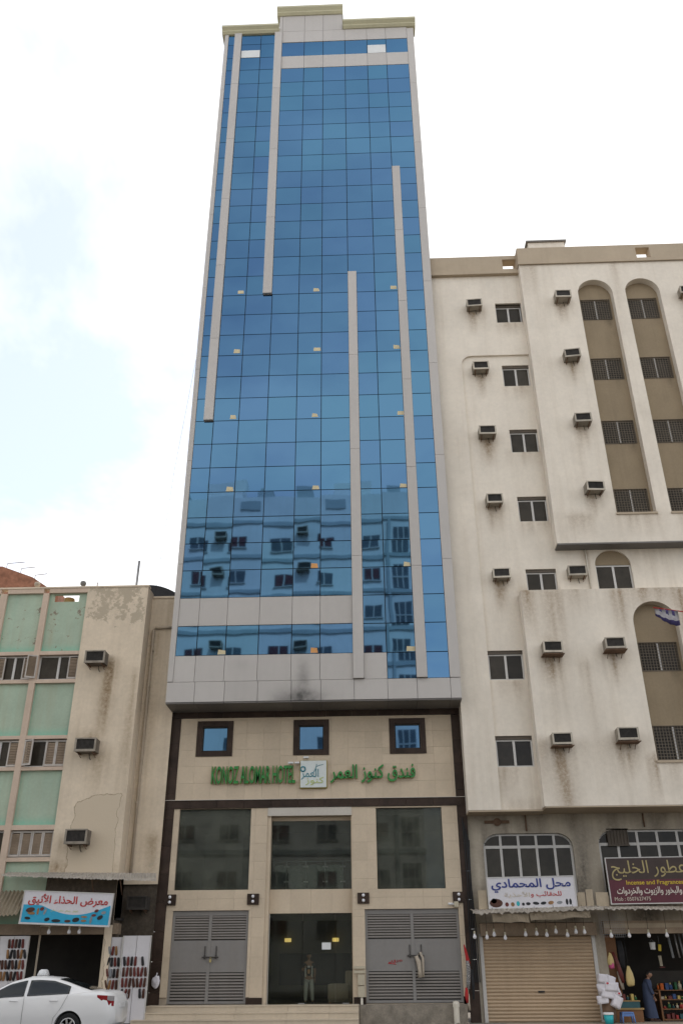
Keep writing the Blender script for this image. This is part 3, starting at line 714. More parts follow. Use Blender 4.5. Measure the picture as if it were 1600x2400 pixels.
link('bag_body', mesh_from(bm, 'bag_body', 'plastic_bag', True), wb, (-7.66, Y-.08, 1.28)); tube('bag_handle', [(-7.66, Y-.08, 1.42), (-7.65, Y-.05, 1.56)], .02, 'plastic_bag', wb)
rg = thing('hanging_rag', (1.5, Y, 1.35), 'twisted beige rag hanging from the wider gate bolt', 'rag')
bm = bmesh.new()
pts = [(1.50, Y-.03, 2.10), (1.38, Y-.04, 2.0), (1.46, Y-.05, 1.85), (1.48, Y-.05, 1.6), (1.50, Y-.05, 1.36)]
addtube(bm, [Vector(p)-Vector((1.5, Y, 1.35)) for p in pts], [.05, .06, .075, .07, .085], 9); addtube(bm, [Vector((.02, -.03, .78)), Vector((.11, -.04, .6)), Vector((.1, -.05, .3)), Vector((.11, -.04, .02))], [.05, .05, .045, .05], 8)
for v in bm.verts: v.co += Vector((noise.noise(v.co*9), 0, 0))*.03
link('cloth', mesh_from(bm, 'cloth', 'rag', True), rg, (1.5, Y, 1.35))
bal = thing('glass_balustrade', (-2.3, 2.3, 4.15), 'clear glass balustrade with steel posts behind the central upper window', 'balustrade')
for a, b in ((-3.75, -3.32), (-3.28, -2.6), (-2.56, -1.87), (-1.83, -1.2)): box('glass_panel', a, b, 2.3, 2.312, 4.25, 5.1, 'rail_glass', bal)
for x in (-3.3, -2.58, -1.85, -1.18): tube('post', [(x, 2.26, 4.15), (x, 2.26, 5.2)], .022, 'steel', bal)
for x in (-3.3, -2.58, -1.85, -1.18):
    for z in (4.52, 5.04): box('clamp', x-.09, x+.09, 2.24, 2.285, z-.025, z+.025, 'alu', bal)
tube('handrail', [(-3.8, 2.26, 5.22), (-.9, 2.26, 5.22)], .025, 'steel', bal)
for x, lab in ((-3.80, 'glowing yellow lobby wall light seen through the entrance beside the door jamb'), (-1.74, 'glowing yellow lobby wall light seen through the entrance above the paper notice')):
    la = thing('wall_light', (x, 8.9, 2.66), lab, 'lamp', 'lobby wall lights')
    box('shade', x-.14, x+.14, 8.78, 8.9, 2.64, 2.79, 'lamp_glow', la, .02); box('bracket', x-.05, x+.05, 8.9, 8.995, 2.68, 2.76, 'steel', la)
# armchair in the lobby
ac = thing('armchair', (-1.25, 2.9, .555), 'brown high-backed armchair just inside the hotel entrance', 'armchair')
box('seat', -1.62, -.98, 2.55, 3.25, .70, .98, 'upholstery', ac, .05)
box('base', -1.74, -.90, 2.50, 3.3, .58, .72, 'upholstery', ac, .03)
box('backrest', -1.14, -.86, 2.5, 3.3, .70, 1.58, 'upholstery', ac, .08)
for y in (2.42, 3.2): box('armrest', -1.76, -1.0, y, y+.18, .66, 1.16, 'upholstery', ac, .06)
for x in (-1.68, -.96):
    for y in (2.52, 3.25): box('leg', x-.03, x+.03, y-.03, y+.03, .556, .60, 'wood', ac)

# ------------------------------------------------------------------ window air conditioners
def make_ac(label, shelf=False, M=('ac_case', 'ac_rim')):
    root = thing('air_conditioner', (0, 0, 0), label, 'air conditioner', 'window air conditioners')
    w, d, h = .70, .46, .42
    bm = bmesh.new()
    addbox(bm, -w/2, w/2, -d, .02, 0, .02); addbox(bm, -w/2, w/2, -d, .02, h-.02, h); addbox(bm, -w/2, -w/2+.02, -d, .02, .02, h-.02); addbox(bm, w/2-.02, w/2, -d, .02, .02, h-.02)
    for s in (-1, 1):
        for k in range(6): addbox(bm, s*w/2-.006, s*w/2+.006, -d+.08, -d+.3, .09+k*.045, .105+k*.045)
    link('casing', mesh_from(bm, 'casing', M[0]), root)
    bm = bmesh.new()
    for r in ((-w/2-.012, w/2+.012, -d-.02, -d, -.012, .065), (-w/2-.012, w/2+.012, -d-.02, -d, h-.03, h+.012), (-w/2-.012, -w/2+.05, -d-.02, -d, .065, h-.03), (w/2-.05, w/2+.012, -d-.02, -d, .065, h-.03)): addbox(bm, *r)
    link('rim', mesh_from(bm, 'rim', M[1]), root)
    box('coil', -w/2+.021, w/2-.021, -d+.03, -d+.06, .03, h-.03, 'ac_grille', root)
    bm = bmesh.new()
    for k in range(14): addbox(bm, -w/2+.05+.6*(k+.5)/14-.006, -w/2+.05+.6*(k+.5)/14+.006, -d+.005, -d+.025, .065, h-.03)
    link('grille', mesh_from(bm, 'grille', 'ac_grille'), root)
    bm = bmesh.new()
    bm.free()
    for s in (-.25, .25):
        bm = bmesh.new(); addbox(bm, s-.015, s+.015, -d+.05, 0, -.05, -.002); addtube(bm, [(s, -d+.1, -.04), (s, 0, -.26 if shelf else -.12)], .012, 6)
        link('bracket', mesh_from(bm, 'bracket', 'rust'), root)
    if shelf: box('shelf', -w/2-.04, w/2+.04, -d-.05, 0, -.075, -.051, 'rust', root)
    tube('drain_hose', [(.05, -.1, 0), (.07, -.06, -.14), (.1, -.02, -.2)], .012, 'trim_black', root, 6)
    return root
AC = None
ACs = None
def put_ac(x, y, z, label, shelf=False, rot=None):
    global AC, ACs
    src = ACs if shelf else AC
    if src is None:
        src = make_ac(label, shelf); src.location = (x, y, z); WLOC[src.name] = Vector((x, y, z))
        if shelf: ACs = src
        else: AC = src
        o = src
    else: o = dup(src, (x, y, z), label)
    o.rotation_euler = (random.gauss(0, .02), random.gauss(0, .025), random.gauss(0, .035)); k = random.uniform(.93, 1.07); o.scale = (k, random.uniform(.9, 1.1), random.uniform(.93, 1.06))
    if rot is not None: o.rotation_euler = (0, 0, rot)
    return o

def slider(parent, x0, x1, z0, z1, y, fm='alu', pm='dark_pane', name='window'):
    """two-light aluminium sliding window: frame is the part, its panes the sub-parts"""
    w, h = x1-x0, z1-z0; t = .055; key = ('sl', round(w, 2), round(h, 2), fm)
    if key not in CACHE:
        bm = bmesh.new()
        for r in ((-w/2, -w/2+t, -.03, .03, 0, h), (w/2-t, w/2, -.03, .03, 0, h), (-w/2+t, w/2-t, -.03, .03, 0, t), (-w/2+t, w/2-t, -.03, .03, h-t, h), (-.045, .045, -.045, .02, t, h-t)): addbox(bm, *r)
        CACHE[key] = mesh_from(bm, name, fm)
    f = link(name, CACHE[key], parent, ((x0+x1)/2, y, z0))
    xm = (x0+x1)/2
    box('pane', x0+t, xm-.045, y-.004, y+.004, z0+t, z1-t, pm, f); box('pane', xm+.045, x1-t, y+.008, y+.016, z0+t, z1-t, pm, f)
    return f
def grid_mesh(w, h, s, r, m, diag=False):
    bm = bmesh.new(); n = int(w/s); k = int(h/s)
    for i in range(n+1): addbox(bm, -w/2+w*i/n-r, -w/2+w*i/n+r, -r, r, 0, h)
    for i in range(k+1): addbox(bm, -w/2, w/2, -r-.008, -r-.002, h*i/k-r, h*i/k+r)
    return mesh_from(bm, 'grille', m)

# ------------------------------------------------------------------ white apartment block to the right
rbld = thing('apartment_building', (11, 4, 0), 'white apartment block with tall arched olive window bays beside the tower', 'building')
R0, R1, RXE = .5, -.1, 19.0
RT = 33.6
def drip(lst, amp=1.0):
    def f(x, z):
        v = .0
        for sx, sz, w, ln, a in lst:
            if sz-ln < z < sz+.35 and abs(x-sx) < w*2.2:
                t = (sz-z)/ln
                fade = (1-t) if z < sz else max(0, 1-(z-sz)/.35)*.8
                col = .5+.5*noise.noise(Vector((x*5.5, z*.25, sx)))+.35*noise.noise(Vector((x*14, z*.3, 5)))
                v = max(v, a*fade*math.exp(-((x-sx)/w)**2)*max(0, col)*1.4)
        return v*amp*1.7
    return f
ac_r0 = [(5.5, z) for z in (30.05, 26.32, 22.70, 19.23, 15.76)]
ac_r1 = [(9.66, z) for z in (29.96, 26.42, 22.86, 19.40)]+[(15.6, 30.05)]
ac_lo = [(7.05, 12.34), (9.45, 12.44), (6.98, 8.86), (9.40, 8.98)]
st = [(x, z, .34, 1.5, .75) for x, z in ac_r0+[(8.6, 15.8)]]+[(7.2, z, .7, .9, .45) for z in (29.3, 25.6, 22.0, 18.5)]
st += [(7.2, 15.3, 1.2, 2.2, .5), (4.9, 8.2, .9, 1.4, .4), (5.4, 11.5, .7, 1.1, .35), (5.6, 7.0, .9, 1.0, .3), (4.0, 33, .8, 3, .18)]
lo = [(x, z, .42, 3.3 if z < 10 and x < 8 else 1.6, 1.0 if z < 10 and x < 8 else .8) for x, z in ac_lo]+[(7.4, 15.05, .4, 3.5, .6), (10.0, 15.05, .35, 2.4, .6), (12.4, 15.05, .3, 5.5, .55), (8.3, 12.0, .25, 5.0, .35), (6.3, 9.0, .15, 2.2, .6)]
lo += [(6.5, 15.35, .8, 2.6, .55), (8.2, 15.3, .7, 1.5, .4), (11.3, 15.3, 1.1, 1.6, .6), (12.8, 15.3, .8, 2.0, .7), (10.3, 8.4, .3, 1.8, .6), (11.6, 8.3, .9, 1.5, .45), (8.5, 9.0, 2.5, 2.2, .16), (7.2, 13.2, .5, 5.5, .3)]
up = [(x, z, .3, 1.4, .7) for x, z in ac_r1]+[(8.4, 32.4, .5, 3.0, .3), (12.5, 32.4, .2, 4.0, .3), (9.0, 18.4, .8, 1.2, .35)]+[(11.4, 18.5, .9, 1.2, .5), (13.6, 18.5, .9, 1.2, .45), (9.3, 22, .4, 3, .18)]
dark_edge = lambda f: (lambda x, z: f(x, z)+max(0, fbm(x, z, .7))*.10)
colW = [(6.55, 7.80, z0, z1) for z0, z1 in ((29.32, 30.52), (25.61, 26.80), (21.99, 23.19), (18.51, 19.72), (15.12, 16.28))]
lowW = [(4.68, 6.06, 11.59, 12.78), (4.68, 6.06, 8.26, 9.41)]
midarch = (9.45, 10.92, 15.12, 17.08, (.735, .68))
wall('wall', rbld, 4.66, 7.90, 6.72, 27.36, R0, colW+lowW, 'plaster_white', .14, .18, dark_edge(drip(st)))
wall('wall', rbld, 7.90, RXE, 15.08, 17.16, R0, [midarch], 'plaster_white', .14, .2, dark_edge(drip([(9.1, 17, .2, 1.5, .5), (11.5, 17, .8, 1.2, .3)])))
wall('wall', rbld, 3.46, 4.66, 6.72, 32.6, R0-.10, [], 'plaster_white', .16, .1, lambda x, z: max(0, fbm(x*3, z*.3, 1))*.25+max(0, fbm(x, z, .6))*.15)
wall('wall', rbld, 4.66, 7.90, 27.36, 32.6, R0-.10, [colW[0]], 'plaster_white', .16, .28, dark_edge(drip(st)))
# the raised field ends in a rounded corner
bm = bmesh.new(); n = 10; rr = .5
arc = [(4.66+rr-rr*math.cos(t), 27.36-rr+rr*math.sin(t)) for t in [math.pi/2*i/n for i in range(n+1)]]
A = [bm.verts.new((x, R0-.10, z)) for x, z in arc]; B = [bm.verts.new((x, R0+.02, z)) for x, z in arc]
cA = bm.verts.new((4.66, R0-.10, 27.36)); cB = bm.verts.new((4.66, R0+.02, 27.36))
for i in range(n): bm.faces.new((A[i], A[i+1], B[i+1], B[i])); bm.faces.new((A[i], cA, A[i+1]))
for v in bm.verts: v.co -= Vector((4.66, R0, 27))
link('rounded_corner', mesh_from(bm, 'rounded_corner', 'plaster_white'), rbld, (4.66, R0, 27))
box('field_edge', 4.62, 4.66, R0-.098, R0+.02, 6.73, 26.86, 'plaster_white', rbld); box('field_edge', 5.16, 7.88, R0-.098, R0+.02, 27.36, 27.40, 'plaster_white', rbld)
archA = (10.52, 12.18, 18.52, 31.42, 'round'); archB = (12.80, 14.44, 18.52, 31.42, 'round')
archC = (10.42, 12.16, 8.30, 14.52, 'round')
wall('wall', rbld, 7.86, RXE, 17.16, 32.55, R1, [archA, archB, (15.9, 17.5, 18.52, 31.42, 'round')], 'plaster_white', .15, .38, dark_edge(drip(up)))
wall('wall', rbld, 6.14, RXE, 6.75, 15.10, R1, [archC, (13.6, 15.3, 8.30, 14.52, 'round')], 'plaster_white', .13, .38, dark_edge(drip(lo)))
for (x, z0, z1) in ((7.86, 17.16, 32.55), (6.14, 6.75, 15.10)): box('wall_return', x, x+.03, R1+.003, R0+.02, z0, z1, 'plaster_white', rbld)
box('ledge_soffit', 7.89, RXE, R1+.004, R0, 17.10, 17.16, 'dark_soffit', rbld); box('ledge', 6.17, RXE, R1+.003, R0, 15.04, 15.098, 'plaster_white', rbld)
box('under_soffit', 6.17, RXE, R1+.004, 1.7, 6.70, 6.75, 'parapet_tan', rbld); box('under_soffit', 3.47, 6.165, R0-.09, 1.7, 6.66, 6.72, 'parapet_tan', rbld)
box('body', 3.5, RXE, 1.0, 13, 6.8, 32.4, 'plaster_white', rbld)
box('side_wall', 3.47, 3.50, R0-.095, 13, 6.73, 32.5, 'plaster_white', rbld)
# olive infill in the tall bays, with grilled windows
wz = ((29.19, 30.44), (25.65, 26.87), (22.14, 23.37), (18.60, 19.84))
def bay(x0, x1, z0, z1, wins, y, grille=True):
    wall('bay_infill', rbld, x0-.05, x1+.05, z0-.05, z1+.05, y, [(x0+.13, x1-.1, a, b) for a, b in wins], 'infill_olive', .16, .12, drip([((x0+x1)/2+.5, a, .12, .6, .7) for a, b in wins]))
    for a, b in wins:
        f = slider(rbld, x0+.13, x1-.1, a, b, y+.09, 'alu_brown')
        k = ('gr', round(x1-x0, 2), round(b-a, 2))
        if k not in CACHE: CACHE[k] = grid_mesh(x1-x0-.27, b-a-.04, .11, .008, 'grille_brown')
        link('grille', CACHE[k], f, ((x0+x1)/2+.015, y-.035, a+.02)); box('mullion', (x0+x1)/2-.02, (x0+x1)/2+.05, y+.02, y+.05, a+.05, b-.05, 'alu', f)
for a in (archA, archB, (15.9, 17.5, 18.52, 31.42, 'round')):
    bay(a[0], a[1], a[2], a[3], wz, R1+.36); box('bay_sill', a[0]-.03, a[1]+.03, R1-.05, R1+.3, a[2]-.09, a[2]-.002, 'parapet_tan', rbld)
for a in (archC, (13.6, 15.3, 8.30, 14.52, 'round')):
    bay(a[0], a[1], a[2], a[3], ((11.75, 12.93), (8.36, 9.65)), R1+.36); box('bay_sill', a[0]-.03, a[1]+.03, R1-.05, R1+.3, a[2]-.09, a[2]-.002, 'parapet_tan', rbld)
for i, (x0, x1, z0, z1) in enumerate(colW+lowW): slider(rbld, x0, x1, z0+.005, z1-.13, R0+.14); box('window_head', x0, x1, R0+.06, R0+.16, z1-.125, z1-.003, 'alu_brown', rbld)
f = slider(rbld, 9.45, 10.92, 15.13, 16.42, R0+.15, 'alu'); wall('arch_infill', rbld, 9.40, 10.97, 16.43, 17.09, R0+.1, [], 'infill_olive', .2, .05)
tube('wall_pipe', [(9.12, R0-.05, 17.09), (9.12, R0-.05, 15.12)], .035, 'pvc', rbld)
# parapet with two openings to the sky
PY = .03
def parapet(x0, x1, y, holes):
    xs = [x0]+[v for h in holes for v in h[:2]]+[x1]
    for i in range(0, len(xs), 2): box('parapet', xs[i], xs[i+1], y, y+.5, 32.6, RT, 'parapet_tan', rbld)
    for h in holes:
        box('parapet', h[0], h[1], y, y+.5, 32.6, h[2], 'parapet_tan', rbld); box('parapet', h[0], h[1], y, y+.5, h[3], RT, 'parapet_tan', rbld)
parapet(3.44, 7.86, R0-.14, [(7.15, 7.84, 32.72, 33.36)]); parapet(7.83, RXE, R1-.04, [(13.70, 14.38, 32.74, 33.40)])
box('parapet', 7.83, 8.1, R1+.47, R0+.62, 32.6, RT, 'parapet_tan', rbld)
box('parapet_moulding', 3.42, 7.85, R0-.20, R0-.141, 32.52, 32.66, 'parapet_tan', rbld); box('parapet_moulding', 7.79, RXE, R1-.10, R1-.041, 32.48, 32.62, 'parapet_tan', rbld)
box('roof_slab', 3.5, RXE, .2, 13, 32.3, 32.5, 'parapet_tan', rbld)
box('stair_head', 9.25, 11.25, 3.0, 6, 32.5, 37.05, 'plaster_white', rbld); box('stair_head_cap', 9.15, 11.35, 2.9, 6.1, 37.05, 37.15, 'dark_soffit', rbld)
# ground floor wall with two arched shopfront lights
GY = 1.42
gw = [(4.02, 7.30, 3.9, 6.03, (.55, .48)), (8.24, 11.9, 3.9, 6.12, (.6, .5)), (3.66, 7.66, -.02, 3.05), (8.0, 11.9, -.02, 3.06)]
def grime(x, z): return max(0, .12+.75*fbm(x*2, z*.35, 1.2))+max(0, fbm(x, z, .8))*.8
wall('shopfront_wall', rbld, 3.5, RXE, 0, 6.72, GY, gw, 'plaster_grey', .14, .22, lambda x, z: 1.35*grime(x, z))
def shoplight(x0, x1, z0, z1, zt, cols, name='arched_window'):
    w = x1-x0; bm = bmesh.new(); t = .045
    for i in range(cols+1):
        x = -w/2+w*i/cols; hh = z1-z0 if 0 < i < cols else z1-z0-.45
        if i in (0, cols): x += t if i == 0 else -t
        addbox(bm, x-t, x+t, -.04, .03, 0, hh)
    addbox(bm, -w/2+.05, w/2-.05, -.045, .035, zt-z0-.05, zt-z0+.05); addbox(bm, -w/2+.5, w/2-.5, -.042, .032, z1-z0-.06, z1-z0)
    n = 10
    for s in (-1, 1):
        pts = [(s*(w/2-.55+.53*math.cos(q)), 0, z1-z0-.47+.44*math.sin(q)) for q in [math.pi/2*i/n for i in range(n+1)]]; addtube(bm, pts, .04, 6)
    f = link(name, mesh_from(bm, name, 'alu'), rbld, ((x0+x1)/2, GY+.16, z0))
    for i in range(cols):
        a, b = x0+w*i/cols+t, x0+w*(i+1)/cols-t
        box('pane', a, b, GY+.15, GY+.16, z0+.02, zt-.05, 'dark_pane', f); box('pane', a, b, GY+.15, GY+.16, zt+.05, z1-.06, 'dark_pane', f)
shoplight(4.02, 7.30, 3.9, 6.02, 5.57, 5); shoplight(8.24, 11.9, 3.9, 6.11, 5.63, 5)
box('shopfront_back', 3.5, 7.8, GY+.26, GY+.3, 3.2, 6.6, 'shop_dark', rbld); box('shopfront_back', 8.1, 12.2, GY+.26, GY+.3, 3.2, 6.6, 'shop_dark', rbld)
tube('wall_pipe', [(5.66, GY-.04, 6.68), (5.66, GY-.04, 6.1)], .03, 'rust', rbld); tube('wall_pipe', [(10.0, GY-.04, 6.68), (10.0, GY-.04, 6.2)], .03, 'rust', rbld)
cq = thing('wall_emblem', (4.6, GY, 6.3), 'small rusty roundel with side bars above the arched shop window', 'emblem')
box('bar', 4.13, 5.05, GY-.04, GY-.003, 6.38, 6.49, 'rust', cq); bm = bmesh.new(); lathe(bm, [(.14, 0), (.14, .05), (.08, .07)], 16); bmesh.ops.rotate(bm, verts=bm.verts, cent=(0, 0, 0), matrix=Matrix.Rotation(R(90), 3, 'X')); link('roundel', mesh_from(bm, 'roundel', 'rust'), cq, (4.6, GY-.04, 6.43))
# vent grate in second arched window
vg = thing('window_grate', (8.95, GY, 5.6), 'rusty barred grate fixed in the arched window over the perfume sign', 'grate')
bm = bmesh.new(); addbox(bm, -.38, .38, .02, .04, -.28, .28)
for i in range(7): addbox(bm, -.36+i*.12-.012, -.36+i*.12+.012, -.02, .02, -.28, .28)
for z in (-.28, .28): addbox(bm, -.4, .4, -.03, .02, z-.02, z+.02)
link('bars', mesh_from(bm, 'bars', 'alu_brown'), vg, (8.98, GY+.03, 5.86))
# air conditioners of this block
nm = ('top', 'second from top', 'third from top', 'fourth from top', 'fifth from top')
for i, (x, z) in enumerate(ac_r0): put_ac(x, R0-(.10 if i == 0 else 0), z, 'beige air conditioner %s in the column of sliding windows next to the tower' % nm[i])
for i, (x, z) in enumerate(ac_r1[:4]): put_ac(x, R1, z, 'beige window air conditioner beside the arched bay, %s in its column' % nm[i])
put_ac(15.6, R1, 30.05, 'beige window air conditioner on the far side of the second arched bay')
put_ac(8.6, R0, 15.79, 'beige window air conditioner under the deep ledge beside the lone arched window')
for i, (x, z) in enumerate(ac_lo): put_ac(x, R1, z, 'stained air conditioner on a shelf, %s row, %s the lower arched bay' % (('upper', 'upper', 'lower', 'lower')[i], ('away from', 'next to')[i % 2]), True)
# flag on a pole
fl = thing('flag', (12.2, -.9, 13.9), 'furled purple and white flag on a thin red pole by the lower arched bay', 'flag')
tube('pole', [(11.0, -.95, 13.92), (13.2, -.35, 13.80)], .022, 'cloth_red', fl)
bm = bmesh.new(); n = 12
for s, (dx, mi) in enumerate(((0, 0), (.0, 1))):
    A = []; 
    for i in range(n+1):
        t = i/n; x = 11.05+t*.85; droop = .34*math.sin(t*1.9)+.12*s
        A.append([bm.verts.new((x-12.2, -.92+.04*math.sin(i*1.9+s)+.9, 13.9-.02-droop*(k/3.)-.10*t-13.9-(.16 if s else 0)*(k/3.))) for k in range(4)])
    for a, b in zip(A, A[1:]):
        for k in range(3): bm.faces.new((a[k], a[k+1], b[k+1], b[k])).material_index = mi if k < 2 else 1-mi
bmesh.ops.solidify(bm, geom=bm.faces[:], thickness=.012)
link('flag_cloth', mesh_from(bm, 'flag_cloth', ['flag_purple', 'sign_white'], True), fl, (12.2, -.9, 13.9))

# ------------------------------------------------------------------ left: green-panelled apartment building
lb = thing('apartment_building', (-12, 4, 0), 'weathered tan apartment building with faded green panels and louvred shutters', 'building')
L0 = .3; LT = 15.76; LX1 = -9.12; LXg = -11.66
def peelf(x, z):
    v = 0.
    if z > 13.4: v = max(v, (.62 if z > 14.5 else .62-(14.5-z)*.75)+.6*fbm(x, z, 1.4)-.30*max(0, abs(x+10.25)-.75)/.5) if x > LXg else 0
    return v
def patchf(x, z):
    v = 0.
    if z < 7.9 and x > -11.3:
        nz = .9*fbm(x+3, z, .9); edge = min((x+10.95)*1.6+nz, (7.30-.18*math.sin(x*2.1)-z)*1.4+nz*.6, (-9.35-x)*2+nz*1.2)
        v = max(v, .5+max(-.4, min(.4, edge)))
    return v
ltd = [(-10.35, 12.5, .3, 3.6, 1.0), (-10.8, 9.6, .5, .6, .6), (-10.3, 8.9, .4, 2, .4), (-10.8, 5.8, .5, 1.2, .8), (-9.3, 12, .25, 8, .45), (-9.7, 5.2, .9, 1.0, .6), (-10.5, 5.0, 1.4, 1.4, .7)]
wall('plaster_wall', lb, LXg, LX1, 0, LT, L0, [(-11.66, -9.4, -.02, 3.02)], 'plaster_tan', .09, .2, dark_edge(drip(ltd)), peelf, patchf)
wall('return_wall', lb, -9.14, -7.86, 4.40, 15.55, 1.12, [], 'plaster_tan', .1, .1, dark_edge(drip([(-8.9, 14, .35, 9, .5), (-8.2, 15.4, .5, 2, .3), (-8.3, 6, .6, 3, .4)])), lambda x, z: .50-.35*math.hypot((x+8.2)/.55, (z-5.2)/.6) + .2*fbm(x, z, 2))
box('return_side', LX1-.03, LX1, L0+.003, 1.2, 3.2, LT, 'plaster_tan', lb); box('coping', -15.6, LX1+.03, L0-.03, L0+.3, LT+.003, LT+.07, 'plaster_tan', lb)
box('coping', LX1+.035, -7.86, 1.08, 1.4, 15.553, 15.64, 'plaster_tan', lb)
box('body', -22, LX1-.04, 1.55, 12, 3.3, 15.0, 'plaster_tan', lb); box('body_side', LX1-.04, -7.9, 1.35, 12, 3.3, 15.2, 'plaster_tan', lb)
# frame grid
xs = [(-13.50, -13.26), (-15.30, -15.02), (-17.1, -16.85)]
for a, b in xs: box('frame_post', a, b, L0-.02, L0+.3, 3.3, 15.55, 'frame_beam', lb)
bays = [(-13.26, LXg), (-15.02, -13.50), (-16.85, -15.30)]
beams = [(15.56, LT), (12.88, 13.03), (11.72, 11.86), (9.52, 9.65), (8.34, 8.47), (6.21, 6.38), (5.13, 5.27)]
for a, b in bays:
    for z0, z1 in beams: box('frame_beam', a, b-.002, L0-.005, L0+.25, z0, z1, 'frame_beam', lb)
greens = [(13.03, 15.56), (9.65, 11.72), (6.38, 8.34), (3.0, 5.13)]
for bi, (a, b) in enumerate(bays):
    for gi, (z0, z1) in enumerate(greens):
        def gd(x, z, z0=z0, z1=z1, a=a, b=b): return max(0, 1-(z-z0)/.35)*.8+max(0, 1-min(x-a, b-x)/.1)*.4+.25*max(0, fbm(x*4, z*.4, 1))
        def gp(x, z, gi=gi): return (.22+.62*fbm(x+9, z, 2.2)) if gi == 0 and z < 15 else 0
        hl = [(-13.08, -12.02, 15.2, 15.52)] if (bi, gi) == (0, 0) else []
        wall('green_panel', lb, a, b, z0, z1, L0+.12, hl, 'green_panel', .1, .12, gd, gp)
# the orange drum seen through the gap under the parapet
dr = thing('drum', (-12.6, .9, 15.0), 'rusty orange drum seen through the gap above a green panel', 'drum')
bm = bmesh.new(); lathe(bm, [(.22, 0), (.23, .02), (.23, .1), (.24, .12), (.23, .14), (.23, .3), (.24, .32), (.23, .34), (.22, .5)], 20); link('shell', mesh_from(bm, 'shell', 'wood_light', False), dr, (-12.62, .95, 15.02))
bm = bmesh.new(); lathe(bm, [(.2, 0), (.205, .02), (.05, .03)], 16); link('lid', mesh_from(bm, 'lid', 'rust'), dr, (-12.62, .95, 15.52))
# windows with louvred shutters
def leaf_mesh(w, h):
    bm = bmesh.new(); t = .05
    for r in ((0, t, -.02, .02, 0, h), (w-t, w, -.02, .02, 0, h), (t, w-t, -.02, .02, 0, t+.02), (t, w-t, -.02, .02, h-t, h)): addbox(bm, *r)
    n = 13
    for i in range(n):
        z = t+.04+(h-2*t-.06)*i/n; v = len(bm.verts)
        vs = [bm.verts.new(p) for p in ((t, -.016, z), (w-t, -.016, z), (w-t, .012, z+.05), (t, .012, z+.05), (t, -.010, z-.006), (w-t, -.010, z-.006), (w-t, .018, z+.044), (t, .018, z+.044))]
        for q in ((0, 1, 2, 3), (4, 7, 6, 5), (0, 4, 5, 1), (3, 2, 6, 7)): bm.faces.new([vs[k] for k in q]).material_index = 1
    return mesh_from(bm, 'shutter_leaf', ['shutter_frame', 'shutter_wood'])
LEAF = {}
def shutwin(x0, x1, z0, z1, leaves):
    """leaves: list of (hinge x, opening angle in degrees, width); panes behind"""
    y = L0+.16
    f = slider(lb, x0, x1, z0, z1, y+.03, 'alu')
    for hx, ang, w in leaves:
        k = (round(w, 2), round(z1-z0, 2))
        if k not in LEAF: LEAF[k] = leaf_mesh(w, z1-z0-.06)
        link('shutter_leaf', LEAF[k], f, (hx, y-.06 if ang == 0 else L0-.04, z0+.03), (0, 0, R(ang)))
    box('window_back', x0, x1, y+.1, y+.12, z0, z1, 'dark_core', lb)
W1, W2, W3 = (11.87, 12.87), (8.48, 9.50), (5.28, 6.20)
w0, w1 = bays[0]; u0, u1 = bays[1]; lw = (w1-w0)/4
shutwin(w0, w1, *W1, [(w1-lw, 0, lw), (w0-.02, -158, lw)])
shutwin(u0, u1, *W1, [(u1-lw, 0, lw), (u0-.0, 0, lw)])
shutwin(w0, w1, *W2, [(w1-lw, 0, lw), (w1-2*lw, 0, lw), (w0+.02, -22, lw)])
shutwin(u0, u1, *W2, [(u1-lw, 0, lw)])
shutwin(w0, w1, *W3, [(w0+lw*i, 0, lw-.01) for i in range(4)])
shutwin(u0, u1, *W3, [])
for z in (W1, W2, W3): shutwin(bays[2][0], bays[2][1], *z, [(bays[2][1]-lw, 0, lw)])
oldac = make_ac('air conditioner above the long brown drip, topmost by the green panels', False, ('ac_old', 'ac_old_rim')); oldac.location = (-10.83, L0, 12.36); oldac.scale = (1.12, 1.1, 1.15)
dup(oldac, (-10.75, L0, 8.92), 'boxy air conditioner beside half-open louvred shutters'); dup(oldac, (-10.66, L0, 5.66), 'boxy air conditioner over the peeled plaster patch')
dp = tag(tube('drainpipe', [(-8.1, 1.04, 14.22), (-8.86, 1.04, 14.22), (-8.93, 1.04, 14.1), (-8.90, 1.04, 9.8), (-8.88, 1.04, 4.6)], .055, 'pipe_tan'), 'tan drainpipe running down the recessed plaster strip', 'drainpipe')
for z in (13.2, 11.7, 9.8, 7.2):
    bm = bmesh.new(); lathe(bm, [(.07, 0), (.07, .08)], 10); link('pipe_collar', mesh_from(bm, 'pipe_collar', 'pipe_tan'), dp, (-8.905, 1.04, z))
# roof clutter
tag(tube('cable', [(-7.95, .3, 28.0), (-8.6, .6, 21.5), (-9.0, 1.0, 15.8)], .006, 'trim_black', None, 5), 'thin cable sagging from the tower edge to the tan roof', 'cable')
bx = thing('vaulted_roof_sheet', (-9.2, 2.2, 15.2), 'black curved sheet roof rising behind the tan parapet', 'roof sheet')
bm = bmesh.new(); n = 14; P0 = [(-9.75+2.3*i/n, 15.5+1.15*math.cos(math.pi/2*(i/n)**1.1)) for i in range(n+1)]
A = [[bm.verts.new((x+9.2, y, z-15.2)) for x, z in P0] for y in (0., 2.4)]
for i in range(n): bm.faces.new((A[0][i], A[0][i+1], A[1][i+1], A[1][i]))
lowr = [bm.verts.new((x+9.2, 0, .1)) for x, z in (P0[0], P0[-1])]
bm.faces.new([*A[0], lowr[1], lowr[0]])
link('sheet', mesh_from(bm, 'sheet', 'black_sheet'), bx, (-9.2, 2.2, 15.2))
mp = tag(tube('roof_mast', [(-9.95, 1.3, 15.0), (-9.93, 1.3, 17.4)], .05, 'steel'), 'tall thin metal mast on the tan building roof', 'mast')
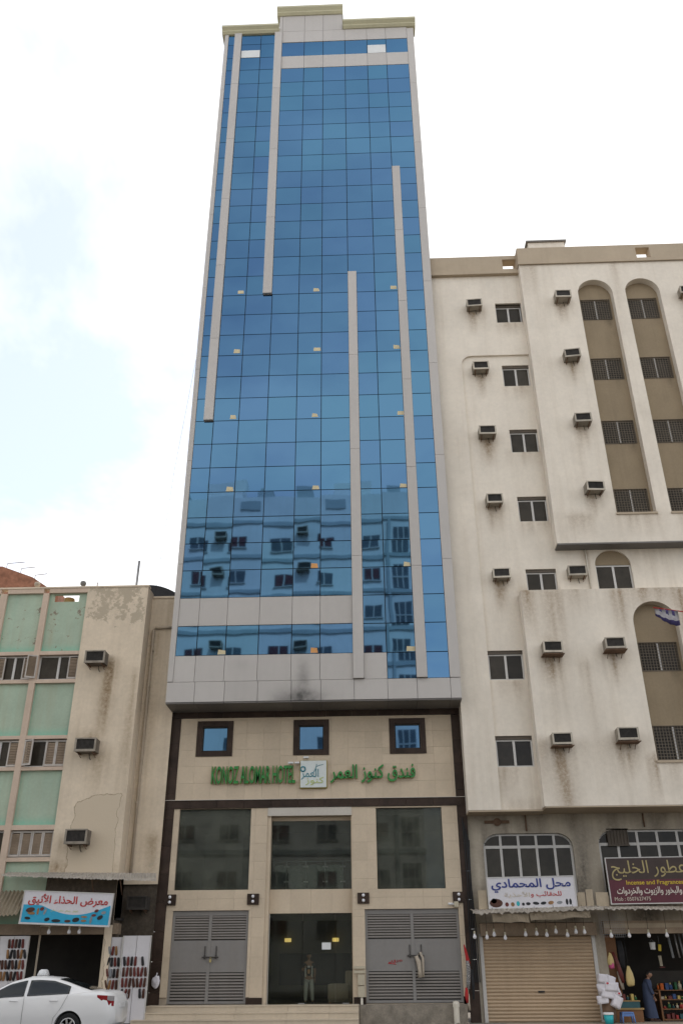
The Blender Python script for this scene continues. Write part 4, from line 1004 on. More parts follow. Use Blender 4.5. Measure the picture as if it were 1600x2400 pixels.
tag(tube('roof_rod', [(-11.5, .9, 15.0), (-11.5, .9, 16.25)], .02, 'rust'), 'short thin rod standing on the tan building parapet', 'rod')
for i, x in enumerate((-13.9, -11.95)):
    o = thing('parapet_finial', (x, .45, LT), ('pale round knob on the parapet by the brick house' if i == 0 else 'grey round knob on the parapet above the orange drum'), 'finial', 'parapet knobs')
    bm = bmesh.new(); lathe(bm, [(.04, 0), (.05, .08), (.11, .12), (.13, .2), (.1, .28), (.03, .31)], 12); link('ball', mesh_from(bm, 'ball', 'pipe_tan' if i == 0 else 'dark_soffit', True), o, (x, .45, LT+.07))
# unfinished brick house behind
bh = thing('brick_house', (-22, 10, 0), 'unfinished red brick house with sloping top and bare rods behind the tan building', 'house')
bm = bmesh.new(); out = [(-30, 0), (-15.9, 0), (-15.9, 18.9), (-16.5, 19.1), (-17.4, 19.7), (-19.1, 20.35), (-30, 20.8)]
A = [bm.verts.new((x+22, -2, z)) for x, z in out]; B = [bm.verts.new((x+22, 4, z)) for x, z in out]; bm.faces.new(A); bm.faces.new(B[::-1])
for i in range(len(out)): bm.faces.new((A[i], B[i], B[(i+1) % len(out)], A[(i+1) % len(out)]))
link('brick_wall', mesh_from(bm, 'brick_wall', 'brick_red'), bh, (-22, 10, 0))
for x, z, l in ((-19.0, 20.3, 1.0), (-18.2, 20.0, .8), (-17.4, 19.6, .7)): tube('rebar', [(x, 8.2, z-.2), (x+.05, 8.2, z+.3), (x+l, 8.1, z+.32)], .02, 'rust', bh, 5)

# ------------------------------------------------------------------ closed shop: roller shutter, sign, awning
box('shutter_leak_block', 3.6, 7.7, GY+.35, GY+.4, 0, 3.2, 'shop_dark', rbld)  # dark panel added behind the shutter to stop light leaking through
rs = thing('roller_shutter', (5.66, 1.4, 0), 'closed tan roller shutter under a row of bare bulbs', 'shutter')
sx0, sx1 = 3.68, 7.58
n = 24; top = 2.62; h = top/n
def slat_profile(w, h):
    bm = bmesh.new(); pr = [(0, 0), (-.006, h*.12), (-.030, h*.35), (-.034, h*.55), (-.024, h*.78), (-.002, h*.93), (0, h*.96)]
    A = [bm.verts.new((-w/2, y, z)) for y, z in pr]+[bm.verts.new((-w/2, .008, h*.96)), bm.verts.new((-w/2, .008, 0))]
    B = [bm.verts.new((w/2, v.co.y, v.co.z)) for v in A]
    for i in range(len(A)): bm.faces.new((A[i], A[(i+1) % len(A)], B[(i+1) % len(A)], B[i]))
    bm.faces.new(A[::-1]); bm.faces.new(B)
    return mesh_from(bm, 'slat', 'shutter_tan')
sm = slat_profile(sx1-sx0-.1, h)
for i in range(n): link('slat', sm, rs, ((sx0+sx1)/2, GY+.02, i*h))
for x in (sx0-.06, sx1-.05): box('guide_rail', x, x+.12, GY-.06, GY+.06, 0, 2.7, 'alu', rs)
box('housing', sx0-.02, sx1+.12, GY-.30, GY+.02, 2.62, 3.02, 'shutter_wood', rs); box('handle', 5.5, 5.72, GY-.045, GY-.016, .88, .93, 'trim_black', rs)
def board(name, x0, x1, z0, z1, y, m, label, frame='alu', tilt=0):
    t = thing(name, ((x0+x1)/2, y, z0), label, 'sign')
    box('face', x0, x1, y, y+.05, z0, z1, m, t)
    for r in ((x0-.03, x1+.03, z0-.03, z0), (x0-.03, x1+.03, z1, z1+.03), (x0-.03, x0, z0, z1), (x1, x1+.03, z0, z1)): box('frame', r[0], r[1], y-.015, y+.06, r[2], r[3], frame, t)
    if tilt: t.rotation_euler = (0, R(tilt), 0)
    return t
SY = .60
s1 = board('shop_sign', 3.98, 7.00, 3.49, 4.46, SY, 'sign_white', 'white bag shop sign with dark blue Arabic name over the roller shutter', tilt=-.6)
lettering('arabic_lettering', arabic('محل المحمادي'), 4.10, 6.88, 3.98, 4.42, SY, .012, 'sign_navy', s1, .022)
lettering('arabic_lettering', arabic('للحقائب و'), 5.45, 6.52, 3.80, 4.00, SY, .010, 'sign_red', s1, .012)
lettering('faded_lettering', arabic('الأحذية'), 4.52, 5.42, 3.80, 4.00, SY, .008, 'sign_faint', s1, .012)
def blob(bm, x, z, w, h, mi=0, sk=0.):
    vs = [(x+w/2*math.cos(q)+sk*math.sin(q)*h/2, z+h/2*math.sin(q)) for q in [2*math.pi*i/12 for i in range(12)]]
    A = [bm.verts.new((a, -.006, b)) for a, b in vs]; B = [bm.verts.new((a, 0, b)) for a, b in vs]
    bm.faces.new(A).material_index = mi; bm.faces.new(B[::-1]).material_index = mi
    for i in range(12): bm.faces.new((A[i], B[i], B[(i+1) % 12], A[(i+1) % 12])).material_index = mi
def prints(parent, y, items, mats):
    for x, z, w, h, mi, sk in items:
        bm = bmesh.new(); blob(bm, 0, 0, w, h, 0, sk); link('printed_picture', mesh_from(bm, 'printed_picture', mats[mi]), parent, (x, y-.001, z))
pm = ['leather_brown', 'leather_red', 'teal', 'leather_black', 'leather_tan', 'shoe_grey']
prints(s1, SY, [(4.22, 3.65, .46, .28, 0, 0), (4.15, 3.72, .2, .16, 3, 0), (4.59, 3.60, .13, .14, 1, 0), (4.79, 3.60, .13, .14, 4, 0), (4.98, 3.62, .12, .16, 2, 0), (5.16, 3.60, .1, .1, 3, 0), (5.33, 3.61, .16, .1, 3, 0), (5.60, 3.62, .22, .1, 3, -.5), (5.86, 3.62, .2, .1, 3, .4), (6.12, 3.63, .2, .12, 4, .3), (6.42, 3.63, .2, .1, 5, .3), (6.68, 3.65, .09, .2, 3, 0), (6.80, 3.65, .09, .2, 3, 0)], pm)
s2 = board('shop_sign', 8.22, 11.6, 3.60, 5.06, SY, 'sign_maroon', 'maroon perfume shop sign with outlined gold Arabic name over the open shop', 'alu', -.4)
box('dark_field', 8.24, 11.58, SY-.004, SY-.001, 4.36, 5.05, 'sign_maroon_dark', s2)
lettering('arabic_lettering', arabic('عطور الخليج'), 8.36, 10.95, 4.33, 4.98, SY-.004, .014, 'sign_goldline', s2, .0)
lettering('latin_lettering', 'Incense and Fragrances', 8.82, 10.80, 4.15, 4.33, SY-.004, .010, 'sign_yellow', s2, .010)
lettering('arabic_lettering', arabic('والبخور والزيوت والخردوات'), 8.46, 10.70, 3.84, 4.12, SY-.004, .010, 'sign_cream', s2, .010)
lettering('latin_lettering', 'Mob : 0507627475', 8.34, 9.58, 3.68, 3.80, SY-.004, .008, 'sign_faint', s2, .0)
for i, (x0, x1) in enumerate(((3.62, 3.92), (7.08, 7.34), (7.38, 7.62), (7.72, 8.15))):
    tag(box('board_offcut', x0, x1, SY+.1, SY+.13, 3.44, 4.06-.1*(i % 2), 'cardboard', None, 0, (R(4), 0, 0)), ('weathered board strip beside the white bag sign and the pillar', 'narrow weathered board strip touching the white bag sign', 'narrow weathered board strip between the two shop signs', 'wide grey board strip beside the maroon sign')[i], 'board', 'board strips between signs')
def corrugate(name, pts0, pts1, n, amp, m, thick=.02, ragged=0., lip=.0):
    """corrugated sheet between a back edge and a front edge"""
    bm = bmesh.new(); a0, a1 = Vector(pts0[0]), Vector(pts0[1]); b0, b1 = Vector(pts1[0]), Vector(pts1[1]); base = a0.copy(); rowsv = []
    for i in range(n*6+1):
        t = i/(n*6); dz = Vector((0, 0, amp*math.sin(2*math.pi*i/6))); jag = Vector((0, -abs(noise.noise(Vector((t*18, 1, 2))))*ragged, noise.noise(Vector((t*6, 5, 2)))*ragged*.4))
        p, q = a0.lerp(a1, t)+dz-base, b0.lerp(b1, t)+dz+jag-base
        rowsv.append([bm.verts.new(p.lerp(q, k/3)) for k in range(4)]+([bm.verts.new(q+Vector((0, -.02, -lip*(.75+.5*noise.noise(Vector((t*25, 8, 2)))))))] if lip else []))
    for A, B in zip(rowsv, rowsv[1:]):
        for k in range(len(A)-1): bm.faces.new((A[k], A[k+1], B[k+1], B[k]))
    bmesh.ops.solidify(bm, geom=bm.faces[:], thickness=thick)
    return link(name, mesh_from(bm, name, m), None, base)
tag(corrugate('awning', ((3.35, 1.3, 3.48), (7.80, 1.3, 3.56)), ((3.30, -.2, 3.36), (7.72, -.2, 3.46)), 26, .018, 'awning_white', .02, .08, .13), 'ragged pale corrugated awning over the roller shutter', 'awning')
tag(corrugate('awning', ((7.82, 1.3, 3.54), (12.4, 1.3, 3.56)), ((7.75, -.2, 3.44), (12.3, -.2, 3.37)), 26, .018, 'awning_white', .02, .08, .09), 'rusty-edged corrugated awning over the open perfume shop', 'awning')
for i, (x0, x1, z0, z1) in enumerate(((4.0, 5.24, 2.98, 3.24), (5.30, 7.32, 3.02, 3.30))):
    bm = bmesh.new(); nn = 14; A = []
    for k in range(nn+1):
        t = k/nn; x = x0+(x1-x0)*t; A.append([bm.verts.new((x-x0, .03*math.sin(t*9+i), z1-z0+.01*math.sin(t*14))), bm.verts.new((x-x0+.02, -.05+.03*math.sin(t*7), .02*math.sin(t*11)+.1*t*i+.02*noise.noise(Vector((t*9, i, 0)))))])
    for a, b in zip(A, A[1:]): bm.faces.new((a[0], a[1], b[1], b[0]))
    bmesh.ops.solidify(bm, geom=bm.faces[:], thickness=.02)
    tag(link('awning_flap', mesh_from(bm, 'awning_flap', 'cardboard'), None, (x0*.984, -.16, z0+.02)), ('brown cardboard flap sagging below the awning edge' if i == 0 else 'long pale torn flap hanging under the shutter awning'), 'flap')
# bare bulbs
def make_bulb():
    r = thing('light_bulb', (0, 0, 0), 'bare bulb', 'light bulb', 'bare bulbs under the shop awnings')
    bm = bmesh.new(); lathe(bm, [(.01, -.105), (.045, -.09), (.062, -.055), (.06, -.02), (.04, .025), (.026, .06)], 14); link('globe', mesh_from(bm, 'globe', 'bulb_glass', True), r)
    bm = bmesh.new(); lathe(bm, [(.03, .058), (.033, .07), (.033, .13), (.012, .15)], 12); link('socket', mesh_from(bm, 'socket', 'bulb_socket', False), r)
    tube('wire', [(0, 0, .14), (.004, 0, .4), (0, .02, .82)], .007, 'trim_black', r, 5)
    return r
B0 = None
def bulb(x, y, z, lab):
    global B0
    if B0 is None: B0 = make_bulb(); B0.location = (x, y, z); B0['label'] = lab
    else: dup(B0, (x, y, z), lab)
for i, (x, z) in enumerate(((3.38, 2.62), (3.80, 2.60), (4.05, 2.68), (4.42, 2.58), (5.12, 2.68), (5.50, 2.70), (5.84, 2.66), (6.16, 2.76), (6.54, 2.65), (6.84, 2.75), (7.13, 2.74))):
    bulb(x, .5, z, 'bare bulb before the closed tan shutter, %s from the dark pillar' % ORD[i] if i else 'bare bulb hanging before the dark pillar at the shutter end')
for i, x in enumerate((8.02, 8.63, 9.29, 9.90, 10.5, 11.1)): bulb(x, .5, 2.62, 'bare bulb over the open perfume shop, %s from the shutter' % ORD[i] if i else 'bare bulb against the wire mesh at the perfume shop corner')
# cloth and junk between the gate and the shutter
ck = thing('hanging_cloth', (3.1, .95, .4), 'red and striped cloth bundle hanging on the dark pillar', 'cloth')
def drape(name, pts, m, w, parent):
    bm = bmesh.new(); A = []
    for j, (x, y, z, ww) in enumerate(pts):
        ww *= w*10; A.append([bm.verts.new((x+ww*math.cos(q)*(1+.22*math.sin(3*q+j)), y+.35*ww*math.sin(q)*(1+.3*math.cos(2*q+j)), z)) for q in [2*math.pi*k/14 for k in range(14)]])
    for a, b in zip(A, A[1:]):
        for k in range(14): bm.faces.new((a[k], a[(k+1) % 14], b[(k+1) % 14], b[k]))
    bm.faces.new(A[0][::-1]); bm.faces.new(A[-1]); base = Vector(pts[0][:3])
    for v in bm.verts: v.co -= base
    return link(name, mesh_from(bm, name, m, True), parent, base)
drape('red_cloth', [(3.04, 1.0, 2.36, .03), (3.08, 1.0, 2.15, .09), (3.12, 1.0, 1.9, .12), (3.16, 1.0, 1.78, .10)], 'cloth_red', .05, ck)
drape('striped_cloth', [(3.12, .98, 1.86, .1), (3.13, .98, 1.6, .14), (3.10, .98, 1.25, .13), (3.08, .98, 1.0, .10)], 'cloth_stripe', .05, ck)
drape('hem', [(3.03, .97, 1.05, .08), (3.01, .97, .8, .12), (3.02, .97, .6, .07)], 'cloth_red', .05, ck)
drape('pale_cloth', [(3.08, .99, .85, .07), (3.06, .99, .6, .09), (3.08, .99, .38, .08)], 'rag', .05, ck)
drape('dark_cloth', [(3.24, 1.05, 1.6, .07), (3.26, 1.05, 1.1, .1), (3.25, 1.05, .7, .06)], 'cloth_dark', .05, ck)
bm = bmesh.new()
for i in range(5): addtube(bm, [(3.30+.05*i, 1.25, 6.6-.2*i), (3.33+.04*i+.05*math.sin(i), 1.2, 4.5), (3.28+.06*i, 1.22, 3.0), (3.32+.05*i, 1.2, 1.2)], .018, 5)
for v in bm.verts: v.co -= Vector((3.3, 1.2, 1.2))
tag(link('cable_bundle', mesh_from(bm, 'cable_bundle', 'trim_black'), None, (3.3, 1.2, 1.2)), 'dark bundle of cables running down between hotel and white block', 'cables')

# ------------------------------------------------------------------ open perfume shop
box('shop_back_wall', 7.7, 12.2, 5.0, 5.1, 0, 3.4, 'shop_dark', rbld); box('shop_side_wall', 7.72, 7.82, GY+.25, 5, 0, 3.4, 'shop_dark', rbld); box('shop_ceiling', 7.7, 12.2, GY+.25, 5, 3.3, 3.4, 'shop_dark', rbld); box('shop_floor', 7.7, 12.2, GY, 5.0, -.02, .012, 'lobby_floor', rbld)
box('shutter_box', 7.95, 12.0, GY-.34, GY-.02, 2.66, 3.06, 'shutter_wood', rbld); box('shutter_box_lip', 7.95, 12.0, GY-.36, GY-.345, 2.84, 2.98, 'cardboard', rbld)
wm = thing('wire_mesh', (7.9, .9, 2.6), 'square wire mesh sheet above the perfume shop corner', 'mesh'); bm = bmesh.new()
for i in range(13): addbox(bm, i*.07-.003, i*.07+.003, 0, .006, 0, .75)
for i in range(11): addbox(bm, 0, .84, -.006, 0, i*.075-.003, i*.075+.003)
link('wires', mesh_from(bm, 'wires', 'steel'), wm, (7.72, .7, 2.55))
sp = thing('wooden_partition', (8.2, 1.6, 0), 'orange-brown wooden side panel inside the perfume shop doorway', 'partition'); box('board', 8.06, 8.44, 1.75, 1.8, .6, 2.62, 'wood', sp); box('edge_trim', 8.02, 8.058, 1.72, 1.81, .6, 2.62, 'wood_light', sp)
def bagmesh(name, m, x, y, z, w, d, h, parent, seed=0, neck=True):
    bm = bmesh.new(); pr = [(.25, 1.0), (.45, .86), (.8, .6), (1, .3), (.9, .08), (.5, 0)] if neck else [(.7, 1.0), (.95, .85), (1, .5), (.95, .15), (.6, 0)]
    lathe(bm, [(a, b) for a, b in pr[::-1]], 18)
    for v in bm.verts: k = 1+.22*noise.noise(v.co*2.3+Vector((seed, seed*2, 0))); v.co = Vector((v.co.x*w/2*k, v.co.y*d/2*k, v.co.z*h+.04*noise.noise(v.co*3+Vector((seed, 0, 1)))))
    return link(name, mesh_from(bm, name, m, True), parent, (x, y, z))
t = thing('yellow_bag', (8.74, 1.5, 1.02), 'pale yellow cloth bag hanging in the perfume shop doorway', 'bag'); bagmesh('bag_body', 'plastic_yellow', 8.70, 1.5, 1.05, .30, .2, .62, t, 3); tube('strap', [(8.70, 1.5, 1.64), (8.69, 1.5, 2.1), (8.68, 1.5, 2.55)], .012, 'trim_black', t, 5)
t = thing('small_bag', (8.1, 1.5, 1.6), 'small yellow and pink bag hanging on the wooden side panel', 'bag'); bagmesh('bag_top', 'plastic_yellow', 8.10, 1.4, 1.68, .22, .14, .40, t, 5); bagmesh('bag_bottom', 'plastic_pink', 8.11, 1.4, 1.58, .18, .14, .22, t, 6, False)
t = thing('dark_scarves', (8.4, 1.6, 1.2), 'dark red and black scarves hanging beside the yellow bag', 'scarves')
drape('scarf', [(8.25, 1.55, 2.1, .05), (8.33, 1.55, 1.8, .07), (8.42, 1.55, 1.4, .08), (8.47, 1.55, 1.15, .04)], 'leather_red', .1, t); drape('scarf', [(8.55, 1.7, 2.45, .09), (8.56, 1.7, 2.1, .11), (8.55, 1.7, 1.6, .08)], 'cloth_dark', .1, t); drape('scarf', [(8.36, 1.6, 1.5, .05), (8.40, 1.6, 1.2, .07), (8.44, 1.6, .95, .04)], 'rag', .1, t)
t = thing('white_bags', (7.7, .6, .6), 'cluster of white plastic-wrapped packs stacked at the shutter end', 'bags')
for i, (x, z, w, h, a) in enumerate(((7.56, 1.30, .30, .26, .1), (7.82, 1.26, .26, .22, .3), (7.55, 1.04, .38, .26, -.2), (7.80, 1.06, .44, .26, .1), (7.70, .86, .50, .28, .15), (7.48, .68, .34, .24, -.1), (7.92, .62, .28, .36, .5), (7.98, .94, .2, .34, -.3))):
    bm = bmesh.new(); bmesh.ops.create_cube(bm, size=1); bmesh.ops.subdivide_edges(bm, edges=bm.edges[:], cuts=3, use_grid_fill=True)
    for v in bm.verts:
        v.co += .07*noise.noise_vector(v.co*2.5+Vector((i*3, 0, 0))); v.co = Vector((v.co.x*w, v.co.y*.22, v.co.z*h))
    link('pack', mesh_from(bm, 'pack', 'plastic_bag', True), t, (x, .62+.02*(i % 3), z), (0, a, a*.6))
for x, z in ((7.64, 1.14), (7.98, .84)): box('red_label', x, x+.07, .47, .478, z, z+.05, 'plastic_red', t)
t = thing('sack', (7.65, .75, 0), 'tall dark brown sack standing behind the teal bucket', 'sack'); bagmesh('sack_body', 'rust', 7.68, .80, .0, .46, .34, .78, t, 9, False); tube('tie', [(7.5, .8, .74), (7.86, .8, .76)], .015, 'trim_black', t, 5)
t = thing('bucket', (7.55, .5, 0), 'teal plastic bucket with a white lid beside the shutter', 'bucket'); bm = bmesh.new(); lathe(bm, [(.13, 0), (.16, .26)], 20); link('body', mesh_from(bm, 'body', 'teal', True), t, (7.56, .45, 0)); bm = bmesh.new(); lathe(bm, [(.175, .0), (.18, .03), (.17, .06), (.15, .065)], 20); link('lid', mesh_from(bm, 'lid', 'white_plastic', False), t, (7.56, .45, .26))
t = thing('plastic_stool', (8.3, .8, 0), 'blue plastic stool in front of the wooden cabinet', 'stool')
box('seat', 8.06, 8.44, .62, .96, .28, .32, 'stool_blue', t, .012)
for x, s in ((8.08, -1), (8.42, 1)):
    for y, u in ((.65, -1), (.93, 1)): tube('leg', [(x, y, .285), (x+.03*s, y+.03*u, 0)], [.03, .024], 'stool_blue', t, 6)
box('apron', 8.08, 8.42, .618, .63, .20, .275, 'stool_blue', t)
t = thing('wooden_cabinet', (8.4, 1.3, 0), 'low brown wooden cabinet with a glass-fronted top in the perfume shop', 'cabinet')
box('base', 7.98, 8.92, 1.26, 1.7, 0, .36, 'wood', t, .01); box('top', 7.94, 8.96, 1.22, 1.74, .362, .41, 'wood_light', t); box('glass_case', 8.16, 8.86, 1.30, 1.66, .412, .60, 'box_teal', t); box('upper_shelf', 8.14, 8.88, 1.28, 1.68, .602, .63, 'wood_light', t)
gi = 0
cols = ['box_green', 'box_red', 'box_orange', 'box_yellow', 'box_blue', 'box_cream', 'box_teal', 'leather_red']; names = dict(box_green='green', box_red='red', box_orange='orange', box_yellow='yellow', box_blue='dark blue', box_cream='cream', box_teal='dark teal', leather_red='dark red')
def goods(x, y, z, w, h, m, where, bottle=False):
    n_ = names[m]
    if bottle:
        o = thing('bottle', (x, y, z), 'small %s bottle %s' % (n_, where), 'bottle', 'goods on display in the perfume shop'); bm = bmesh.new(); lathe(bm, [(w/2, 0), (w/2, h*.6), (w*.2, h*.75)], 12); link('body', mesh_from(bm, 'body', m, True), o, (x, y, z)); bm = bmesh.new(); lathe(bm, [(w*.22, 0), (w*.22, h*.25)], 10); link('cap', mesh_from(bm, 'cap', 'sign_goldline'), o, (x, y, z+h*.75))
    else:
        o = thing('carton', (x, y, z), 'small %s carton %s' % (n_, where), 'carton', 'goods on display in the perfume shop'); box('box', x-w/2, x+w/2, y-.1, y+.1, z, z+h*.94, m, o, .006); box('lid', x-w/2-.004, x+w/2+.004, y-.104, y+.104, z+h*.94, z+h, m, o)
sh = thing('display_shelf', (10.8, 2.3, 0), 'stepped dark display shelves crowded with small goods in the perfume shop', 'shelf')
for z, y in ((.0, 2.0), (.30, 2.2), (.58, 2.4), (.86, 2.6)): box('shelf_board', 9.78, 12.0, y-.12, y+.3, z+.02, z+.05, 'wood', sh)
box('shelf_back', 9.78, 12.0, 2.92, 2.97, 0, 1.5, 'shop_dark', sh); box('shelf_side', 9.72, 9.775, 1.9, 2.95, 0, .9, 'wood', sh)
random.seed(11)
for r_, (z, y, word) in enumerate(((.05, 2.0, 'on the lowest display shelf'), (.35, 2.2, 'on the second display shelf'), (.63, 2.4, 'on the third display shelf'), (.91, 2.6, 'on the top display shelf'))):
    x = 9.88; nk = 0
    while x < 11.3:
        w = random.uniform(.07, .17); h = random.uniform(.08, .2) if r_ < 3 else random.uniform(.15, .3); goods(x+w/2, y, z, w, h, random.choice(cols), word+', %s from the person in blue' % ORD[min(11, nk)], random.random() < .45); x += w+random.uniform(.02, .06); nk += 1
for i, (x, m) in enumerate(((8.25, 'box_cream'), (8.38, 'leather_red'), (8.52, 'box_teal'), (8.66, 'box_yellow'), (8.78, 'box_green'))): goods(x, 1.45, .632, .09, .14+.05*(i % 2), m, 'on top of the low wooden cabinet', i % 2 == 0)
t = thing('hanging_bucket', (9.78, 2, 2.17), 'white bucket hanging inside the perfume shop', 'bucket'); bm = bmesh.new(); lathe(bm, [(.085, 0), (.105, .21), (.11, .21), (.11, .23)], 18); link('body', mesh_from(bm, 'body', 'white_plastic'), t, (9.78, 2, 2.17)); tube('handle', [(9.68, 2, 2.38), (9.78, 2, 2.5), (9.88, 2, 2.38)], .007, 'steel', t, 5)
t = thing('yellow_packet', (10.02, 2, 2.12), 'yellow packet hanging beside the white bucket', 'packet'); box('packet', 9.97, 10.07, 1.97, 2.02, 2.12, 2.33, 'sign_yellow', t, .008, (0, .12, 0)); tube('string', [(10.02, 2, 2.33), (10.02, 2, 2.6)], .004, 'steel', t, 4)
t = thing('beaded_string', (9.98, 2, 1.6), 'hanging strip of stacked white pieces under the yellow packet', 'beads')
for i in range(9): box('piece', 9.94-.002*i, 10.03, 1.98, 2.03, 1.66+i*.036, 1.685+i*.036, 'box_cream', t)
box('tray', 9.92, 10.10, 1.97, 2.05, 1.60, 1.63, 'leather_red', t)
for i, (x, w) in enumerate(((10.40, .07), (10.62, .05), (10.78, .05), (10.95, .07))): tag(tube('hanging_rod', [(x-.03, 2, 2.66), (x+.05, 2.02, 1.9)], w*.6, 'steel' if i % 2 else 'shoe_grey'), ('thick grey rod hanging next to the beaded strip', 'thin dull rod hanging beside the thick grey one', 'thin pale rod third in the hanging row of rods', 'thick pale rod at the far end of the hanging row')[i], 'rod', 'rods hanging in the perfume shop')

# ------------------------------------------------------------------ shoe shop under the tan building
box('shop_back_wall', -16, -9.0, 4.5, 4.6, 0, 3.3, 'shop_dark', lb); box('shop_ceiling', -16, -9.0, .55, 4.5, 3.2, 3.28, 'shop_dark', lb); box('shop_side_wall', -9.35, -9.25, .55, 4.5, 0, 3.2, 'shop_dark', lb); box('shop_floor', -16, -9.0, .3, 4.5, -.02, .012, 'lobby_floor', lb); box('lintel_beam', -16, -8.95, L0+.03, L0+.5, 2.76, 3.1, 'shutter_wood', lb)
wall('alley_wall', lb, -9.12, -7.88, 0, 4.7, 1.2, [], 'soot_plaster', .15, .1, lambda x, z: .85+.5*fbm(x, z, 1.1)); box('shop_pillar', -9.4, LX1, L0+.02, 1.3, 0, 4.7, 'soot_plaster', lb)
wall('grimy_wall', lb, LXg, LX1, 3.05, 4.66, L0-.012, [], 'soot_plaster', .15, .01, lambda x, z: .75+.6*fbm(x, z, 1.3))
lsg = board('shop_sign', -12.15, -9.06, 3.04, 4.04, -.42, 'sign_white', 'white and blue shoe shop sign with red Arabic name above the shoe panels', tilt=2.4)
bm = bmesh.new(); N_ = 24; A = []; A2 = []
for i in range(N_+1):
    t = i/N_; x = -12.12+3.03*t; zt = 3.62+.0*t if t < .2 else 3.62-.30*math.sin((t-.2)/.8*math.pi)*1.0+.08*(t-.2)
    A.append([bm.verts.new((x+10.6, -.005, .03)), bm.verts.new((x+10.6, -.005, zt-3.04)), bm.verts.new((x+10.6, -.001, zt-3.04)), bm.verts.new((x+10.6, -.001, .03))])
for a, b in zip(A, A[1:]):
    for k in range(4): bm.faces.new((a[k], b[k], b[(k+1) % 4], a[(k+1) % 4]))
bm.faces.new(A[0]); bm.faces.new(A[-1][::-1])
link('blue_field', mesh_from(bm, 'blue_field', 'sign_cyan'), lsg, (-10.6, -.42, 3.04))
lettering('arabic_lettering', arabic('معرض الحذاء الأنيق'), -11.98, -9.2, 3.60, 3.98, -.42, .012, 'sign_red', lsg, .02)
for i in range(4): lettering('small_lettering', arabic(('رجالي', 'بناتي', 'نسائي', 'أطفال')[i]), -11.14+i*.25, -10.95+i*.25, 3.42, 3.50, -.42, .006, 'logo_lime', lsg)
prints(lsg, -.428, [(-11.85, 3.46, .3, .16, 0, .5), (-11.8, 3.36, .26, .1, 4, -.4), (-11.9, 3.2, .2, .09, 3, -.4), (-11.58, 3.42, .08, .22, 4, 0), (-11.45, 3.5, .14, .12, 1, .2), (-11.33, 3.42, .08, .2, 5, .3), (-11.22, 3.18, .18, .12, 3, .4), (-10.9, 3.15, .32, .1, 3, .1), (-10.5, 3.15, .22, .09, 0, .2), (-10.22, 3.2, .24, .15, 3, .4), (-9.95, 3.18, .2, .07, 4, .2), (-9.7, 3.22, .08, .25, 5, .1), (-9.62, 3.36, .16, .08, 1, .3), (-9.4, 3.3, .18, .15, 3, .5), (-9.55, 3.5, .14, .1, 1, .4), (-9.3, 3.45, .16, .1, 5, .4), (-9.95, 3.3, .22, .06, 4, .2)], pm)
tag(corrugate('awning', ((-13.1, .28, 4.78), (-7.75, .28, 4.70)), ((-13.0, -.5, 4.64), (-7.55, -.5, 4.42)), 46, .012, 'awning_white', .012, .03, .07), 'thin wavy corrugated awning above the shoe shop sign', 'awning')
tag(corrugate('awning', ((-15.6, .2, 4.16), (-12.22, .2, 4.16)), ((-15.6, -.55, 3.12), (-12.22, -.55, 3.36)), 24, .03, 'corrugated', .012, .05), 'steep grey-brown corrugated awning next to the shoe shop sign', 'awning')
for x in (-9.9, -8.9): tag(tube('awning_strut', [(x, .25, 4.0), (x+.05, -.4, 4.5)], .02, 'rust'), 'rusty strut holding the wavy awning above the %s of the shoe sign' % ('middle' if x < -9.5 else 'end'), 'strut')
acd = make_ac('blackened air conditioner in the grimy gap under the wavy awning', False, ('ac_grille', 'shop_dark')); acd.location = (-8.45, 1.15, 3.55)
def shelf_panel(x0, x1, z0, z1, y, label, leaves=2):
    t = thing('shoe_rack', ((x0+x1)/2, y, z0), label.replace('panel', 'rack'), 'shoe rack'); w = (x1-x0)/leaves
    for i in range(leaves): box('leaf', x0+w*i+.008, x0+w*(i+1)-.008, y, y+.05, z0, z1, 'panel_white', t)
    for x in (x0-.03, x1): box('edge', x, x+.03, y-.01, y+.06, z0, z1, 'alu', t)
    return t
shelf_panel(-8.66, -7.74, .10, 2.70, .20, 'double white shoe panel standing nearest the hotel steps'); shelf_panel(-9.24, -8.76, .30, 2.66, .35, 'narrow white shoe panel at the edge of the dark shop doorway', 1); shelf_panel(-12.95, -11.95, .10, 2.72, .15, 'double white shoe panel under the steep awning', 2); shelf_panel(-14.2, -13.05, .1, 2.72, .15, 'wide white shoe panel further along under the steep awning', 2)
def shoe_mesh(m):
    bm = bmesh.new(); prof = [(-.145, .012, .02), (-.13, .04, .035), (-.08, .05, .045), (0, .045, .05), (.07, .04, .07), (.125, .038, .075), (.145, .02, .05)]; rings = []
    for z, w, d in prof: rings.append([bm.verts.new((w*math.cos(q), -max(0, d*math.sin(q)), z)) for q in [math.pi*k/7 for k in range(8)]])
    for a, b in zip(rings, rings[1:]):
        for k in range(7): bm.faces.new((a[k], a[k+1], b[k+1], b[k]))
        bm.faces.new((a[7], a[0], b[0], b[7]))
    bm.faces.new(rings[0][::-1]); bm.faces.new(rings[-1])
    return mesh_from(bm, 'upper', m, True)
SH = {m: shoe_mesh(m) for m in ('leather_black', 'leather_brown', 'leather_red', 'leather_tan', 'shoe_grey')}
bm = bmesh.new(); lathe(bm, [(.012, 0), (.012, .002)], 6); bm.free()
shn = dict(leather_black='black', leather_brown='dark brown', leather_red='reddish brown', leather_tan='tan', shoe_grey='grey')
SP = {}
